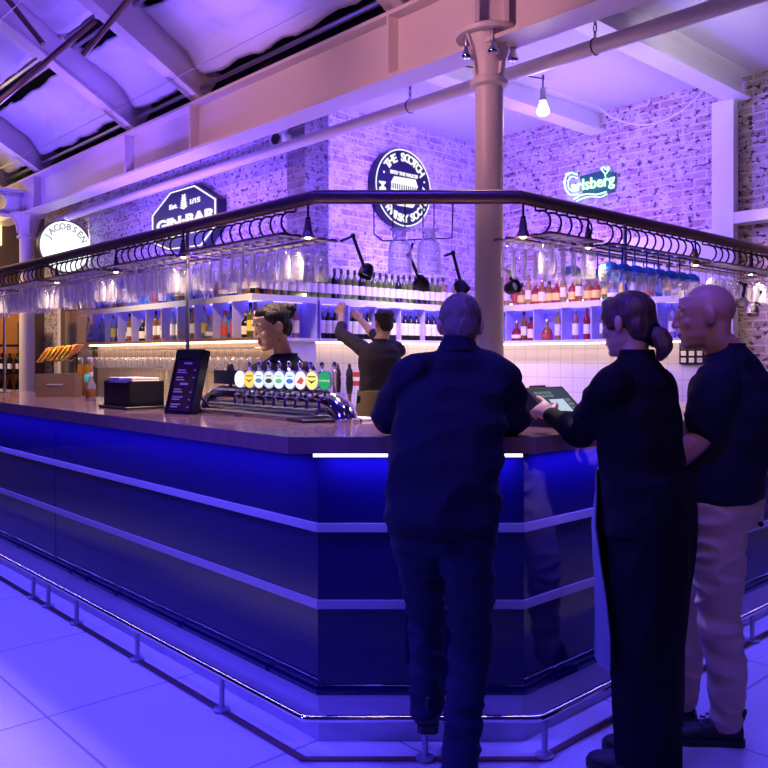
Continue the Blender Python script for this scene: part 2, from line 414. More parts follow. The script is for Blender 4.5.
oriented('ceiling', M['ceil'], W(0, 0, 0), DL, [(-4, 10.9, -5.9, -2.40, CEIL, CEIL + 0.08)], 'low perforated ceiling above the bar shelves')

def ibeam(mb, a, b, h, w, up=None, tf=0.022, tw=0.03):             # a, b: ends of the underside centre line
    a, b = Vector(a), Vector(b); d = (b - a); L = d.length; d.normalize()
    side = d.cross(UP).normalized(); up = side.cross(d).normalized()
    for (cz, hh, ww) in ((tf / 2, tf, w), (h - tf / 2, tf, w), (h / 2, h - 2 * tf + .002, tw)):
        mb.para(a - side * ww / 2 + up * (cz - hh / 2), d * L, side * ww, up * hh)
    return side, up
CU, CVV = 1.066, 2.278                 # the near column
BZ0, BZ1 = 3.50, 3.99
mb = MB(); ibeam(mb, W(-2.6, CVV, BZ0), W(10.85, CVV, BZ0), BZ1 - BZ0, 0.24, tf=0.028)
for u in (4.8, 6.25, 9.1, 1.92, -0.9):                   # web stiffeners
    mb.para(W(u, CVV - 0.118, BZ0 + .02), DL * 0.02, DR * 0.236, UP * (BZ1 - BZ0 - .04))
struct(build(mb, 'trim_1', M['cream'], at=W(1, CVV, BZ0)), 'long cream steel beam carried by the two round columns')
for k, u in enumerate((2.28, 0.80, 4.3)):                           # ceiling beams that run from the long beam to the right wall
    mb = MB(); ibeam(mb, W(u, CVV + 0.13, 3.79), W(u, CV if u < SU else GV, 3.79), CEIL - 3.79, 0.2)
    struct(build(mb, 'trim_%d' % (k + 2), M['white'], at=W(u, 3.5, 3.79)), ('white steel ceiling beam ending above the green neon sign', 'white steel ceiling beam ending on top of the white post', 'white ceiling beam over the gin wall')[k])
    
# rafters of the pitched roof
T30 = 0.577
def roof(u, w, dz=0.0): return W(u, CVV - w, 4.0 + T30 * w + dz)
rn = 0
RU = (-0.9, 1.92, 4.8, 6.25, 9.1, 10.6)
for u in RU:
    mb = MB(); side, up = ibeam(mb, roof(u, -0.02), roof(u, 6.8), 0.36, 0.17)
    mb.plate([(0, 0), (0.42, 0), (0.05, 0.34), (0, 0.34)], roof(u, -0.02), (roof(u, 1) - roof(u, 0)).normalized(), up, side * 0.09)
    rn += 1
    struct(build(mb, 'trim_%d' % (rn + 4), M['cream'], at=roof(u, 0)), 'sloping cream steel roof rafter, %s from the near end' % nth(sorted(RU).index(u)))
mb = MB()
mb.para(roof(-3, -0.35, 0.50), DL * 14, roof(0, 8) - roof(0, 0), UP * 0.06); mb.para(W(-3, CVV + .3, CEIL), DL * 14, DR * .05, UP * .35)
struct(build(mb, 'ceiling_roof', M['dark'], at=roof(4, 0)), 'dark roof deck above the pale quilted lining')
# the quilted lining, one sheet per bay on either side of the dark purlin gap
mb = MB()
ru = sorted(RU) ; ru = [-1.0] + ru
for a, b in zip(ru[:-1], ru[1:]):
    for (w0, w1) in ((0.03, 0.66), (0.90, 6.6)):
        nu, nw = int(26 * (b - a) / 1.4), 20 if w1 < 1 else 110
        vs, fs = [], []
        for i in range(nu + 1):
            for j in range(nw + 1):
                s, t = i / nu, j / nw
                u = a + 0.05 + (b - a - 0.1) * s; w = w0 + (w1 - w0) * t
                z = 0.35 - 0.07 * math.sin(PI * s) * (0.6 + 0.4 * math.sin(w * 2.4)) - .03 * abs(math.sin(PI * s * (b - a) / .72)) 
                z += 0.024 * noise.noise((u * 2.2, w * 7, 1.7)) + 0.036 * (.6 - abs(noise.noise((u * 7 + 2 * noise.noise((u * 2, w * 2, .3)), w * 4, 4.1))) * 2) * .5
                if w1 < 1: z -= 0.10 * math.exp(-((t) / 0.18) ** 2)
                vs.append(roof(u, w, z)); 
        for i in range(nu):
            for j in range(nw): fs.append((i * (nw + 1) + j, i * (nw + 1) + j + 1, (i + 1) * (nw + 1) + j + 1, (i + 1) * (nw + 1) + j))
        mb.add(vs, fs)
o = struct(build(mb, 'ceiling_lining', M['fabric'], at=roof(4, 0)), 'silvery quilted roof lining sagging between the rafters')
o.modifiers.new('thickness', 'SOLIDIFY').thickness = 0.012
mb = MB()
for w in (0.71, 0.86): mb.tube([roof(-1, w, 0.36), roof(10.8, w, 0.36)], 0.022)
mb.tube([roof(-1, 0.78, 0.42), roof(10.8, 0.78, 0.42)], 0.04)
mb.tube([roof(-1, 0.0, 0.16), roof(10.8, 0.0, 0.16)], 0.022)
struct(build(mb, 'trim_20', M['steel'], at=roof(4, 1)), 'steel purlin tubes in the dark gap of the roof lining')
for k, (a, b) in enumerate(((P(-6, -18, 7.9), P(43, 44, 7.9)), (P(138, -12, 6.9), P(84, 54, 7.6)), (P(95, 20, 7.3), P(-8, 108, 8.3)))):
    mb = MB(); mb.tube([a, b], 0.028)
    tag(build(mb, 'brace_rod', M['rail'], at=a), ('dark roof brace rod at the top left corner', 'short dark brace rod across the upper rafter', 'long dark brace rod crossing two rafters at left')[k], 'brace rod')
for k, (w, z) in enumerate(((0.35, 0.05), (1.5, 0.02))):
    mb = MB(); mb.tube([roof(-1, w, -0.06), roof(10.8, w, -0.06)], 0.004, n=5)
    tag(build(mb, 'tension_wire', M['steel'], at=roof(4, w)), ('thin steel wire under the rafters nearest the long beam', 'thin steel wire under the rafters farther from the long beam')[k], 'wire')

# cast iron columns
def column(loc, r, zt, label, post_h):
    t = thing('column', label, 'column', loc)
    c = Vector(loc)
    X = Matrix.Translation(c)
    mb = MB(); mb.lathe([(r * 1.5, 0), (r * 1.5, .12), (r * 1.15, .2), (r, .3), (r * .97, zt - .34)], 28, X); build(mb, 'shaft', M['cream'], t)
    mb = MB(); mb.lathe([(r, zt - .36), (r * 1.28, zt - .345), (r * 1.28, zt - .315), (r * 1.05, zt - .30), (r * 1.05, zt - .28)], 28, X); build(mb, 'neck_ring', M['cream'], t)
    mb = MB()
    mb.lathe([(r * 1.0, zt - .30), (r * 1.08, zt - .2), (r * 1.35, zt - .1), (r * 1.75, zt - .03), (r * 1.75, zt - .028)], 28, X)
    for k in range(4):                                              # ribs of the capital
        a = k * PI / 2 + .6; d = Vector((math.cos(a), math.sin(a), 0)); s = Vector((-d.y, d.x, 0))
        mb.plate([(r * .9, zt - .30), (r * 1.25, zt - .28), (r * 1.5, zt - .14), (r * 2.05, zt - .02), (r * .9, zt - .02)], c - s * .008, d, UP, s * .016)
    build(mb, 'capital', M['cream'], t)
    mb = MB(); mb.lathe([(r * 2.25, zt - .03), (r * 2.3, zt - .02), (r * 2.3, zt), (r * 2.2, zt + .01)], 32, X); build(mb, 'cap_plate', M['cream'], t)
    return t, zt
c1, zt = column(W(CU, CVV), 0.098, 3.60, 'cream cast iron column rising behind the bar rail', 0)
mb = MB(); c = W(CU, CVV)                                           # steel post on the cap plate, facing the room
for dx in (-.105, .085): mb.box((c.x + dx, c.y - 0.15, 4.6), (0.03, 0.14, 2.0))
mb.box((c.x - .01, c.y - .15, 4.6), (.2, .025, 2.0))
struct(build(mb, 'trim_21', M['cream'], at=(c.x, c.y, 3.6)), 'cream steel post standing on the near column')
c2, _ = column(W(9.69, CVV), 0.105, 3.52, 'white column under the far left end of the long beam', 0)
# castellated beam to the left of the far column
mb = MB(); o = W(9.75, CVV, 3.5)
pl = [(0, 0), (5, 0), (5, .34), (0, .34)]
ring = []
mb.para(o, -DR * 5, DL * .02, UP * .07); mb.para(o + UP * .27, -DR * 5, DL * .02, UP * .07)
for k in range(8):
    x0 = .18 + .62 * k
    mb.para(o - DR * (x0 - .18), -DR * .08, DL * .02, UP * .34)
    for i in range(16):                                             # round hole
        a0, a1 = 2 * PI * i / 16, 2 * PI * (i + 1) / 16
        def sq(a):
            c, s = math.cos(a), math.sin(a); m = max(abs(c), abs(s)); return (c / m * .32, s / m * .17)
        pts = [(.12 * math.cos(a0), .12 * math.sin(a0)), sq(a0), sq(a1), (.12 * math.cos(a1), .12 * math.sin(a1))]
        mb.plate([(x0 + .2 + p[0], .17 + p[1]) for p in pts], o, -DR, UP, DL * .02)
mb.para(o - DL * .08 + UP * .34, -DR * 5, DL * .18, UP * .02); mb.para(o - DL * .08 - UP * .02, -DR * 5, DL * .18, UP * .02)
struct(build(mb, 'trim_22', M['white'], at=o, sm=False), 'white beam with round holes left of the far column')
# end wall details
EW = 10.88
mb = MB(); mb.para(W(EW, 2.30, 4.15), -DR * 2.6, -DL * .03, UP * .30); mb.para(W(EW, 2.30, 3.2), -DR * 2.6, -DL * .03, UP * .5)
struct(build(mb, 'window_1', M['windowlit'], at=W(EW, 2.3, 3.2), sm=False), 'lit yellow window panes in the far end wall')
mb = MB(); mb.para(W(EW, 2.62, 0.3), -DR * 3.5, -DL * .03, UP * 1.95)
struct(build(mb, 'trim_23', M['orange'], at=W(EW, 2.0, 0.3), sm=False), 'orange recess behind the far wine racks')

# door and frame at the far end of the gin wall
mb = MB()
mb.para(W(8.55, GV - .06, 0), DL * .12, DR * .06, UP * 2.35); mb.para(W(10.05, GV - .06, 0), DL * .12, DR * .06, UP * 2.35); mb.para(W(8.55, GV - .06, 2.3), DL * 1.62, DR * .06, UP * .12)
d = struct(build(mb, 'door_1', M['white'], at=W(8.6, GV, 0), sm=False), 'dark glazed door with a white frame past the gin shelves')
mb = MB(); mb.para(W(8.67, GV - .05, 0.05), DL * 1.38, DR * .03, UP * 2.25); build(mb, 'door_leaf', M['brown'], d, sm=False)
mb = MB(); mb.para(W(8.85, GV - .07, 1.2), DL * 1.0, DR * .015, UP * .95); build(mb, 'pane', M['pane'], d, sm=False)
# white post and ledge on the right wall
mb = MB(); mb.para(W(1.02, CV - .10, 0), -DL * .20, DR * .10, UP * 3.80)
struct(build(mb, 'trim_24', M['white'], at=W(0.93, CV, 0), sm=False), 'white boxed post on the right wall under a beam')
mb = MB(); mb.para(W(0.80, CV - .14, 2.66), -DL * 3.6, DR * .20, UP * .10)
struct(build(mb, 'trim_25', M['white'], at=W(0.8, CV, 2.66), sm=False), 'white timber ledge right of the post')
mb = MB(); mb.para(W(2.0, CV - .05, 2.05), -DL * .96, DR * .06, UP * .60)  # white paint here also stands in for LED glow over the shelf
struct(build(mb, 'trim_26', M['white'], at=W(1.5, CV, 2.05), sm=False), 'white board partly standing in for LED glow on the right wall beside the post')

# tiled splashbacks
oriented('wall_tile_right', M['tile'], W(SU, CV - .02, 0), -DL, [(0.0, SU - 1.02, 0.0, 0.03, 0.9, 1.62)], 'white square wall tiles under the right shelves')
oriented('wall_tile_back', M['tile'], W(SU - .03, GV, 0), DR, [(0.0, CV - GV, 0.0, 0.03, 0.9, 1.62)], 'white wall tiles under the whisky shelves')
# ------------------------------------------------------------------ furred out gin bar back and its shelves
t = thing('back_bar', 'long back bar cabinet of purple-lit bays under the gin sign', 'shelving', W(5.6, GF + .3, 0))
mb = MB(); mb.para(W(SF + .26, GF + .26, 0.0), DL * 3.62, DR * .48, UP * 2.02); mb.para(W(SF + .02, GF + .26, 0.0), DL * .26, DR * .48, UP * 1.61); build(mb, 'carcass', M['shelf'], t, sm=False)
mb = MB(); mb.para(W(SF + .04, GF + .24, 1.66), DL * 3.82, DR * .015, UP * .34); build(mb, 'back_panel', M['lilac'], t, sm=False)
mb = MB(); mb.para(W(SF + .02, GF + .235, 0.86), DL * 3.84, DR * .02, UP * .76); o = build(mb, 'tiled_panel', M['tan'], t, sm=False)
o.rotation_euler = (0, 0, 0)
for z, nm in ((1.61, 'lower_shelf'), (2.005, 'upper_shelf')):
    mb = MB(); mb.para(W(SF, GF, z), DL * 3.9, DR * (.28 if z < 2 else .74), UP * .03); build(mb, nm, M['shelf'] if z > 2 else M['wood'], t, sm=False)
mb = MB(); mb.para(W(SF, GF, 1.975), DL * 3.9, DR * .01, UP * .03); mb.para(W(SF, GF, 1.975), DL * .01, DR * .74, UP * .03); build(mb, 'shelf_lip', M['shelf'], t, sm=False)
for k in range(1, 11):
    mb = MB(); mb.para(W(SF + .02 + .35 * k, GF + .03, 1.64), DL * .014, DR * .22, UP * .365); build(mb, 'divider', M['div'], t, sm=False)
mb = MB(); mb.para(W(SF + .235, GF + .25, 1.64), DL * .02, DR * .49, UP * .365); mb.para(W(SF + .01, GV - .02, 1.64), DL * .24, DR * .014, UP * .365); build(mb, 'end_panel', M['lilac'], t, sm=False)
mb = MB(); mb.para(W(SF, GF + .2, 1.61), DL * .25, DR * .56, UP * .03); build(mb, 'end_shelf', M['shelf'], t, sm=False)
mb = MB(); mb.para(W(SF + .2, GF + .1, 1.985), DL * .03, DR * .62, UP * .018); build(mb, 'light_strip', M['ledshelf'], t, sm=False)
mb = MB(); mb.para(W(SF + .05, GF + .20, 1.985), DL * 3.8, DR * .03, UP * .018); build(mb, 'light_strip', M['ledshelf'], t, sm=False)
mb = MB(); mb.para(W(SF + .05, GF + .62, 2.04), DL * 3.8, DR * .03, UP * .03); build(mb, 'light_strip', M['ledtop'], t, sm=False)
mb = MB(); mb.para(W(SF + .05, GF + .12, 1.597), DL * 3.8, DR * .03, UP * .012); build(mb, 'light_strip', M['ledwarm'], t, sm=False)
mb = MB(); mb.para(W(SF - .18, GF + .0, .86), DL * 4.0, DR * .28, UP * .04); build(mb, 'bench_top', M['steel'], t, sm=False)

def wall_shelf(label, a, along, inward, L, parts, loc, dep=.235):      # open two tier shelf fixed to a wall
    t = thing('wall_shelf', label, 'shelving', loc)
    for z, nm in ((1.61, 'lower_shelf'), (2.005, 'upper_shelf')):
        mb = MB(); mb.para(a + UP * z, along * L, inward * dep, UP * .03); build(mb, nm, M['shelf'], t, sm=False)
    mb = MB(); mb.para(a + UP * 1.975, along * L, inward * .01, UP * .03); build(mb, 'shelf_lip', M['shelf'], t, sm=False)
    mb = MB(); mb.para(a + inward * (dep - .02) + UP * 1.64, along * L, inward * .015, UP * .365); build(mb, 'back_panel', M['lilac'], t, sm=False)
    for x in parts:
        mb = MB(); mb.para(a + along * (x - .007) + inward * .02 + UP * 1.64, along * .014, inward * (dep - .045), UP * .365); build(mb, 'divider', M['div'], t, sm=False)
    mb = MB(); mb.para(a + inward * (dep - .055) + UP * 1.985, along * L, inward * .03, UP * .018); build(mb, 'light_strip', M['ledshelf'], t, sm=False)
    mb = MB(); mb.para(a + inward * (dep - .03) + UP * 2.04, along * L, inward * .02, UP * .03); build(mb, 'light_strip', M['ledtop'], t, sm=False)
    mb = MB(); mb.para(a + inward * .08 + UP * 1.597, along * L, inward * .03, UP * .012); build(mb, 'light_strip', M['ledwarm'], t, sm=False)
    return t
wall_shelf('pale two-tier shelf of wine on the pale brick wall', W(SF, GV + .02), DR, DL, CV - GV - .06, [.02, .38, .74, 1.1, 1.46, 1.82, 2.18], W(SF + .1, 4.2))
wall_shelf('pale two-tier shelf of spirits below the green neon', W(SF - .02, CF), -DL, DR, SF - 1.2, [.06, .42, .80, 1.16, 1.52, 1.88, 2.24, 2.53], W(2.4, CF + .1))
t = thing('back_bench', 'pale steel work bench against the whisky and right walls', 'bench', W(3.6, 4.2))
mb = MB(); mb.para(W(SU - .55, GV + .02, .82), DL * .5, DR * (CV - GV - .05), UP * .05); mb.para(W(SU - .55, CV - .58, .82), -DL * 2.3, DR * .5, UP * .05); build(mb, 'bench_top', M['steel'], t, sm=False)
mb = MB(); mb.para(W(SU - .5, GV + .05, 0.0), DL * .45, DR * (CV - GV - .1), UP * .82); mb.para(W(SU - .5, CV - .55, 0), -DL * 2.25, DR * .45, UP * .82); build(mb, 'carcass', M['white'], t, sm=False)

# ------------------------------------------------------------------ the bar
def path_off(o, zl=0):                                              # bar outline moved outwards by o metres
    f = A0.y - o
    uL = (f - A0.y - DR.y * (-o)) / DL.y
    L = W(uL, -o); 
    vR = (f - A0.y - DL.y * (-.529 - o)) / DR.y
    R = W(-.529 - o, vR)
    return [W(7.2, -o), L, R, W(-.529 - o, CV - .06)]
def path_off3(ol, of, orr):
    f = A0.y - of
    uL = (f - A0.y + DR.y * ol) / DL.y; vR = (f - A0.y + DL.y * (.529 + orr)) / DR.y
    return [W(7.2, -ol), W(uL, -ol), W(-.529 - orr, vR), W(-.529 - orr, CV - .06)]
def band(mb, path_out, path_in, z0, z1, seg=None, s0=0.0, s1=1.0):
    rng = range(3) if seg is None else [seg]
    for i in rng:
        a, b, c, d = [Vector(q) for q in (path_out[i], path_out[i + 1], path_in[i + 1], path_in[i])]
        a, b, c, d = a.lerp(b, s0), a.lerp(b, s1), d.lerp(c, s1), d.lerp(c, s0)
        mb.prism([a, b, c, d], z0, z1)
t = thing('bar_counter', 'gloss dark blue panelled bar front with pale metal strips', 'bar', W(.2, .2))
rows = ((.197, .499), (.541, .772), (.812, 1.09)); rows = ((.197, .503), (.536, .793), (.826, 1.092))
for i in range(3):
    cuts = (0, .36, .64, 1) if i == 0 else (0, 1) if i == 1 else (0, .5, 1)
    for z0, z1 in rows:
        for s0, s1 in zip(cuts[:-1], cuts[1:]):
            L = 7.2 if i == 0 else 5
            e = .0006
            mb = MB(); band(mb, path_off(0), path_off(-.03), z0, z1, i, s0 + (e if s0 > 0 else 0), s1 - (e if s1 < 1 else 0)); build(mb, 'panel', M['panel'], t, sm=False)
for z0, z1 in ((.503, .536), (.793, .826)):
    mb = MB(); band(mb, path_off(.008), path_off(-.03), z0, z1); build(mb, 'metal_strip', M['strip'], t, sm=False)
mb = MB(); band(mb, path_off(.012), path_off(-.03), .180, .197); build(mb, 'base_band', M['panel'], t, sm=False)  # dark band along the foot of the panels
mb = MB(); band(mb, path_off(-.005), path_off(-.03), .0, .180); build(mb, 'kick_plate', M['kick'], t, sm=False)
mb = MB(); band(mb, path_off(.034), path_off(.022), 1.080, 1.094, 1, -.0, .97); build(mb, 'light_strip', M['led'], t, sm=False)
for a, b, L in ((path_off(.085)[0], path_off(.085)[1], 0), (path_off(.05)[1], path_off(.05)[2], 0), (path_off(.055)[2], path_off(.055)[3], 0)):
    c = (a + b) / 2; ld = bpy.data.lights.new('counter_led', 'AREA'); ld.shape = 'RECTANGLE'; ld.size = (b - a).length - .1; ld.size_y = .02
    ld.energy = 9 * (b - a).length; ld.color = (.10, .07, 1.0)
    lo = bpy.data.objects.new('counter_led', ld); COL.objects.link(lo); lo.location = (c.x, c.y, 1.082); lo.rotation_euler = (0, 0, math.atan2((b - a).y, (b - a).x))
mb = MB(); band(mb, path_off(-.032), path_off(-.06), .0, 1.09); build(mb, 'carcass', M['dark'], t, sm=False)
top_out = path_off3(.125, .07, .076)
poly = [top_out[0], top_out[1], top_out[2], top_out[3], W(.15, CV - .06), W(.15, 1.15), W(.5, .66), W(7.2, .66)]
CT = 1.158
t = thing('countertop', 'dark polished wooden bar top wrapping round the corner', 'counter', W(.2, .2, 1.096))
mb = MB(); mb.prism([(p.x, p.y) for p in poly], 1.096, CT); build(mb, 'top_slab', M['wood'], t, sm=False)
# foot rail
t = thing('foot_rail', 'polished steel foot rail on short posts along the bar base', 'foot rail', W(0, -.15))
pr = path_off3(.125, .14, .125)
def fillet(pts, r=.05, k=5):
    out = [Vector(pts[0])]
    for i in range(1, len(pts) - 1):
        p = Vector(pts[i]); a = (Vector(pts[i - 1]) - p).normalized(); b = (Vector(pts[i + 1]) - p).normalized()
        for j in range(k + 1):
            s = j / k; out.append((p + a * r).lerp(p, s).lerp(p.lerp(p + b * r, s), s))
    return out + [Vector(pts[-1])]
mb = MB(); mb.tube(fillet([p + UP * .148 for p in pr], .03), .014, 10); build(mb, 'rail', M['chrome'], t)
po, pi = path_off3(.14, .155, .14), path_off3(.11, .125, .11)
mb = MB(); band(mb, po, pi, .0, .006); build(mb, 'floor_bar', M['rail'], t, sm=False)
pts = [pr[1] + (pr[0] - pr[1]).normalized() * (u + .03) for u in (.523, 1.285, 2.01, 2.42, 2.66, 3.6, 4.7)] + [P(425, HOR, pr[1].y), pr[2] + (pr[3] - pr[2]).normalized() * .03] + [pr[2] + (pr[3] - pr[2]).normalized() * q for q in (.9, 1.8, 2.7, 3.6)]
for p in pts:
    p = Vector((p.x, p.y, 0)); mb = MB(); mb.lathe([(.034, .006), (.034, .012), (.013, .016), (.0115, .03), (.0115, .14)], 12, Matrix.Translation(p)); build(mb, 'post', M['strip'], t)

# ------------------------------------------------------------------ overhead rail and glass racks
RZ = 2.19
rp = [W(7.2, .39, RZ), Vector((-.316, 3.717, RZ)), Vector((.623, 3.717, RZ)), W(-.12, CV - .06, RZ)]
t = thing('overhead_rail', 'bronze tube rail above the bar on slim posts', 'rail', W(.5, .4, CT))
mb = MB()
for i in range(3): mb.tube([rp[i], rp[i + 1]], .029, 14)
for q in rp[1:3]: mb.ell(q, (.029, .029, .029))
build(mb, 'rail_tube', M['rail'], t)
mb = MB()
for i in range(3): mb.tube([rp[i] - UP * .031, rp[i + 1] - UP * .031], .006, 6)
build(mb, 'edge_strip', M['brass'], t)
for (u, v) in ((1.68, .39), (4.75, .39), (-.12, 1.98), (-.12, 4.4)):
    mb = MB(); c = W(u, v); mb.lathe([(.035, CT), (.035, CT + .008), (.0105, CT + .012), (.0105, RZ - .02)], 12, Matrix.Translation(c)); build(mb, 'post', M['steel'], t)
RACK = RZ - .165
def rack(label, p0, along, outw, L, loc, hooks=.088):
    t = thing('glass_rack', label, 'glass rack', loc, 'racks under the overhead rail')
    k = int(L / hooks)
    for i in range(k):
        x = hooks * (i + .5); q = p0 + along * x
        pts = [q - UP * .028, q - UP * .05, q - UP * .056 + outw * .02]
        for j in range(9):
            a = PI / 2 - PI * j / 8
            pts.append(q + outw * (.03 + .055 * math.cos(a)) + UP * (-.11 + .054 * math.sin(a)))
        pts.append(q + outw * -.03 - UP * .164)
        mb = MB(); mb.tube(pts, .0055, 6); build(mb, 'hanger', M['blackm'], t, ang=2)
    for n in (-.20, -.13, -.05, .02, .10):
        mb = MB(); mb.para(p0 + outw * (n - .016) - UP * .172, along * L, outw * .032, UP * .008); build(mb, 'slat', M['rail'], t, sm=False)
    for x in (.0, L - .012):
        mb = MB(); mb.para(p0 - outw * .22 + along * x - UP * .176, along * .012, outw * .34, UP * .004); build(mb, 'cross_bar', M['rail'], t, sm=False)
    return t
secs_l = [(.62, 1.55), (1.68, 2.55), (2.65, 3.55), (3.65, 4.65), (4.8, 5.7)]
for i, (a, b) in enumerate(secs_l):
    rack('dark slatted glass rack over the left bar arm, %s from the corner' % nth(i), W(a, .39, RZ), DL, -DR, b - a, W((a + b) / 2, .39, RZ - .17))
secs_r = [(1.15, 1.58), (1.68, 2.72), (2.82, 3.9)]
for i, (a, b) in enumerate(secs_r):
    rack('dark slatted glass rack over the right bar arm, %s from the corner' % nth(i), W(-.12, a, RZ), DR, -DL, b - a, W(-.12, (a + b) / 2, RZ - .17), hooks=.085)
# wire frame over the corner
t = thing('wire_hanger', 'thin dark wire frame under the front rail holding two jugs', 'wire hanger', Vector((.1, 3.72, 1.99)))
mb = MB()
def g(px, py): return P(px, py, 3.717)
mb.tube([g(374, 204), g(374, 234), g(383, 241), g(452, 238), g(453, 204)], .004, 6); build(mb, 'frame', M['blackm'], t)
for px in (393, 405, 423, 434):
    mb = MB(); mb.tube([g(px, 204), g(px, 238)], .0032, 6); build(mb, 'rod', M['blackm'], t)

# bell shaped downlights on the rail
def bell(loc, label):
    t = thing('pendant_light', label, 'pendant light', loc)
    X = Matrix.Translation(Vector(loc))
    mb = MB(); mb.lathe([(.006, -.03), (.006, -.085), (.012, -.09), (.012, -.115)], 8, X); build(mb, 'stem', M['blackm'], t)
    mb = MB(); mb.lathe([(.012, -.10), (.016, -.115), (.020, -.15), (.030, -.175), (.042, -.188), (.040, -.188), (.027, -.174), (.017, -.15)], 18, X, caps=False); build(mb, 'shade', M['rail'], t)
    mb = MB(); mb.ell((0, 0, -.172), (.018, .018, .02), X, 12, 8); build(mb, 'bulb', M['bulb'], t)
    ld = bpy.data.lights.new('lamp_glow', 'SPOT'); ld.energy = 30; ld.color = (1, .74, .48); ld.spot_size = 2.0; ld.spot_blend = .6; ld.shadow_soft_size = .03
    lo = bpy.data.objects.new('lamp_glow', ld); COL.objects.link(lo); lo.location = Vector(loc) - UP * .195; lo.parent = t; lo.location = (0, 0, -.197)
for k, q in enumerate((W(.57, .39, RZ), W(1.62, .33, RZ), W(2.6, .39, RZ), W(3.6, .39, RZ), W(4.72, .33, RZ))):
    bell(q, 'small bell lamp under the left rail, %s from the corner' % nth(k))
for k, q in enumerate((W(-.12, 1.10, RZ), W(-.12, 1.63, RZ), W(-.12, 2.77, RZ), W(-.12, 3.55, RZ))):
    bell(q, 'small bell lamp under the right rail, %s from the corner' % nth(k))
# ------------------------------------------------------------------ pipe, lamps on the ceiling
PV = 2.66
t = thing('duct_pipe', 'long pale pipe hanging on chains under the low ceiling', 'pipe', W(1.4, PV, 3.46))
mb = MB(); mb.tube([W(-2.6, PV, 3.46), W(9.5, PV, 3.46)], .05, 16); build(mb, 'pipe', M['cream'], t)
for u in (2.2, .5):
    mb = MB()
    for k in range(10):
        c = W(u, PV, 3.53 + .05 * k); d = DL if k % 2 else DR
        mb.tube([c + d * .011 * math.cos(a) + UP * (.03 * math.sin(a)) for a in [2 * PI * i / 10 for i in range(10)]], .004, 5, closed=True)
    mb.tube([W(u, PV, 3.46) + DR * .053 * math.cos(a) + UP * .053 * math.sin(a) for a in [2 * PI * i / 16 for i in range(16)]], .005, 5, closed=True)
    build(mb, 'chain', M['blackm'], t)
def lampbulb(loc, label, on, sc=1.0, drop=.05):
    t = thing('spot_bulb', label, 'light bulb', loc); X = Matrix.Translation(Vector(loc)) @ Matrix.Scale(sc, 4)
    mb = MB(); mb.lathe([(.018, .0), (.02, -.01), (.02, -.06), (.024, -.062), (.024, -.09)], 14, X); build(mb, 'socket', M['steel'], t)
    mb = MB(); mb.lathe([(.020, -.09), (.026, -.115), (.040, -.15), (.042, -.165), (.034, -.178), (.012, -.184)], 16, X); build(mb, 'bulb', M['bulb'] if on else M['chrome'], t)
cp = W(CU, CVV, 3.57)
for k, (dx, dy, s) in enumerate(((-.155, -.08, 'left'), (.005, -.17, 'middle'), (.155, -.03, 'right'))):
    lampbulb(cp + Vector((dx, dy, 0)), 'unlit reflector bulb under the column cap plate, %s of three' % ('at the ' + s if s != 'middle' else 'middle one'), False, .9)
pb = P(543, 88, 6.3)
lampbulb(pb, 'bright lit reflector bulb hanging beside the pale pipe', True, 1.15)
ld = bpy.data.lights.new('bulb_glow', 'POINT'); ld.energy = 10; ld.color = (1, .8, .55); ld.shadow_soft_size = .05
lo = bpy.data.objects.new('bulb_glow', ld); COL.objects.link(lo); lo.location = pb - UP * .27
mb = MB(); mb.tube([pb, pb + UP * .1, pb + Vector((.05, .2, .14)), W(2.2, 3.0, 3.9)], .006, 6)
tag(build(mb, 'lamp_cable', M['blackm'], at=pb), 'thin cable from the lit reflector bulb to the ceiling beam', 'cable')
# cable festooned over the right wall
mb = MB(); a, b = P(575, 88, 8.4), P(713, 79, 7.5); pts = []
for i in range(25):
    s = i / 24; q = a.lerp(b, s); pts.append(q + UP * (-.50 * (1 - (2 * s - .9) ** 2 / 1.0 if abs(2 * s - .9) < 1 else 0)) * 1.0)
q = [P(x, y, d) for x, y, d in ((578, 92, 8.45), (590, 98, 8.3), (606, 114, 8.2), (624, 122, 8.05), (642, 125, 7.95), (660, 122, 7.85), (680, 112, 7.7), (696, 98, 7.62), (712, 80, 7.55))]
mb.limb(q, [.008] * 9, 6, 4)
tag(build(mb, 'wall_cable', M['white'], at=q[4]), 'white cable drooping across the right brick wall', 'cable')
# small round camera on the gin wall corner
c = W(4.25, GV - .02, 3.62)
t = thing('wall_camera', 'white round camera on the brick corner under the beam', 'camera', c)
mb = MB(); mb.tube([c, c - DR * .06], .09, 18); mb.tube([c - DR * .05, c - DR * .16 - DL * .03], [.07, .085], 18); build(mb, 'housing', M['white'], t)
mb = MB(); mb.tube([c - DR * .15 - DL * .03, c - DR * .175 - DL * .036], [.06, .05], 18); build(mb, 'lens', M['blackm'], t)

# ------------------------------------------------------------------ signs
def circle(r, n=48): return [(r * math.cos(2 * PI * i / n), r * math.sin(2 * PI * i / n)) for i in range(n)]
def ringplate(mb, r0, r1, o, ax, ay, t, n=48):
    for i in range(n):
        a, b = 2 * PI * i / n, 2 * PI * (i + 1) / n
        mb.plate([(r0 * math.cos(a), r0 * math.sin(a)), (r1 * math.cos(a), r1 * math.sin(a)), (r1 * math.cos(b), r1 * math.sin(b)), (r0 * math.cos(b), r0 * math.sin(b))], o, ax, ay, t)
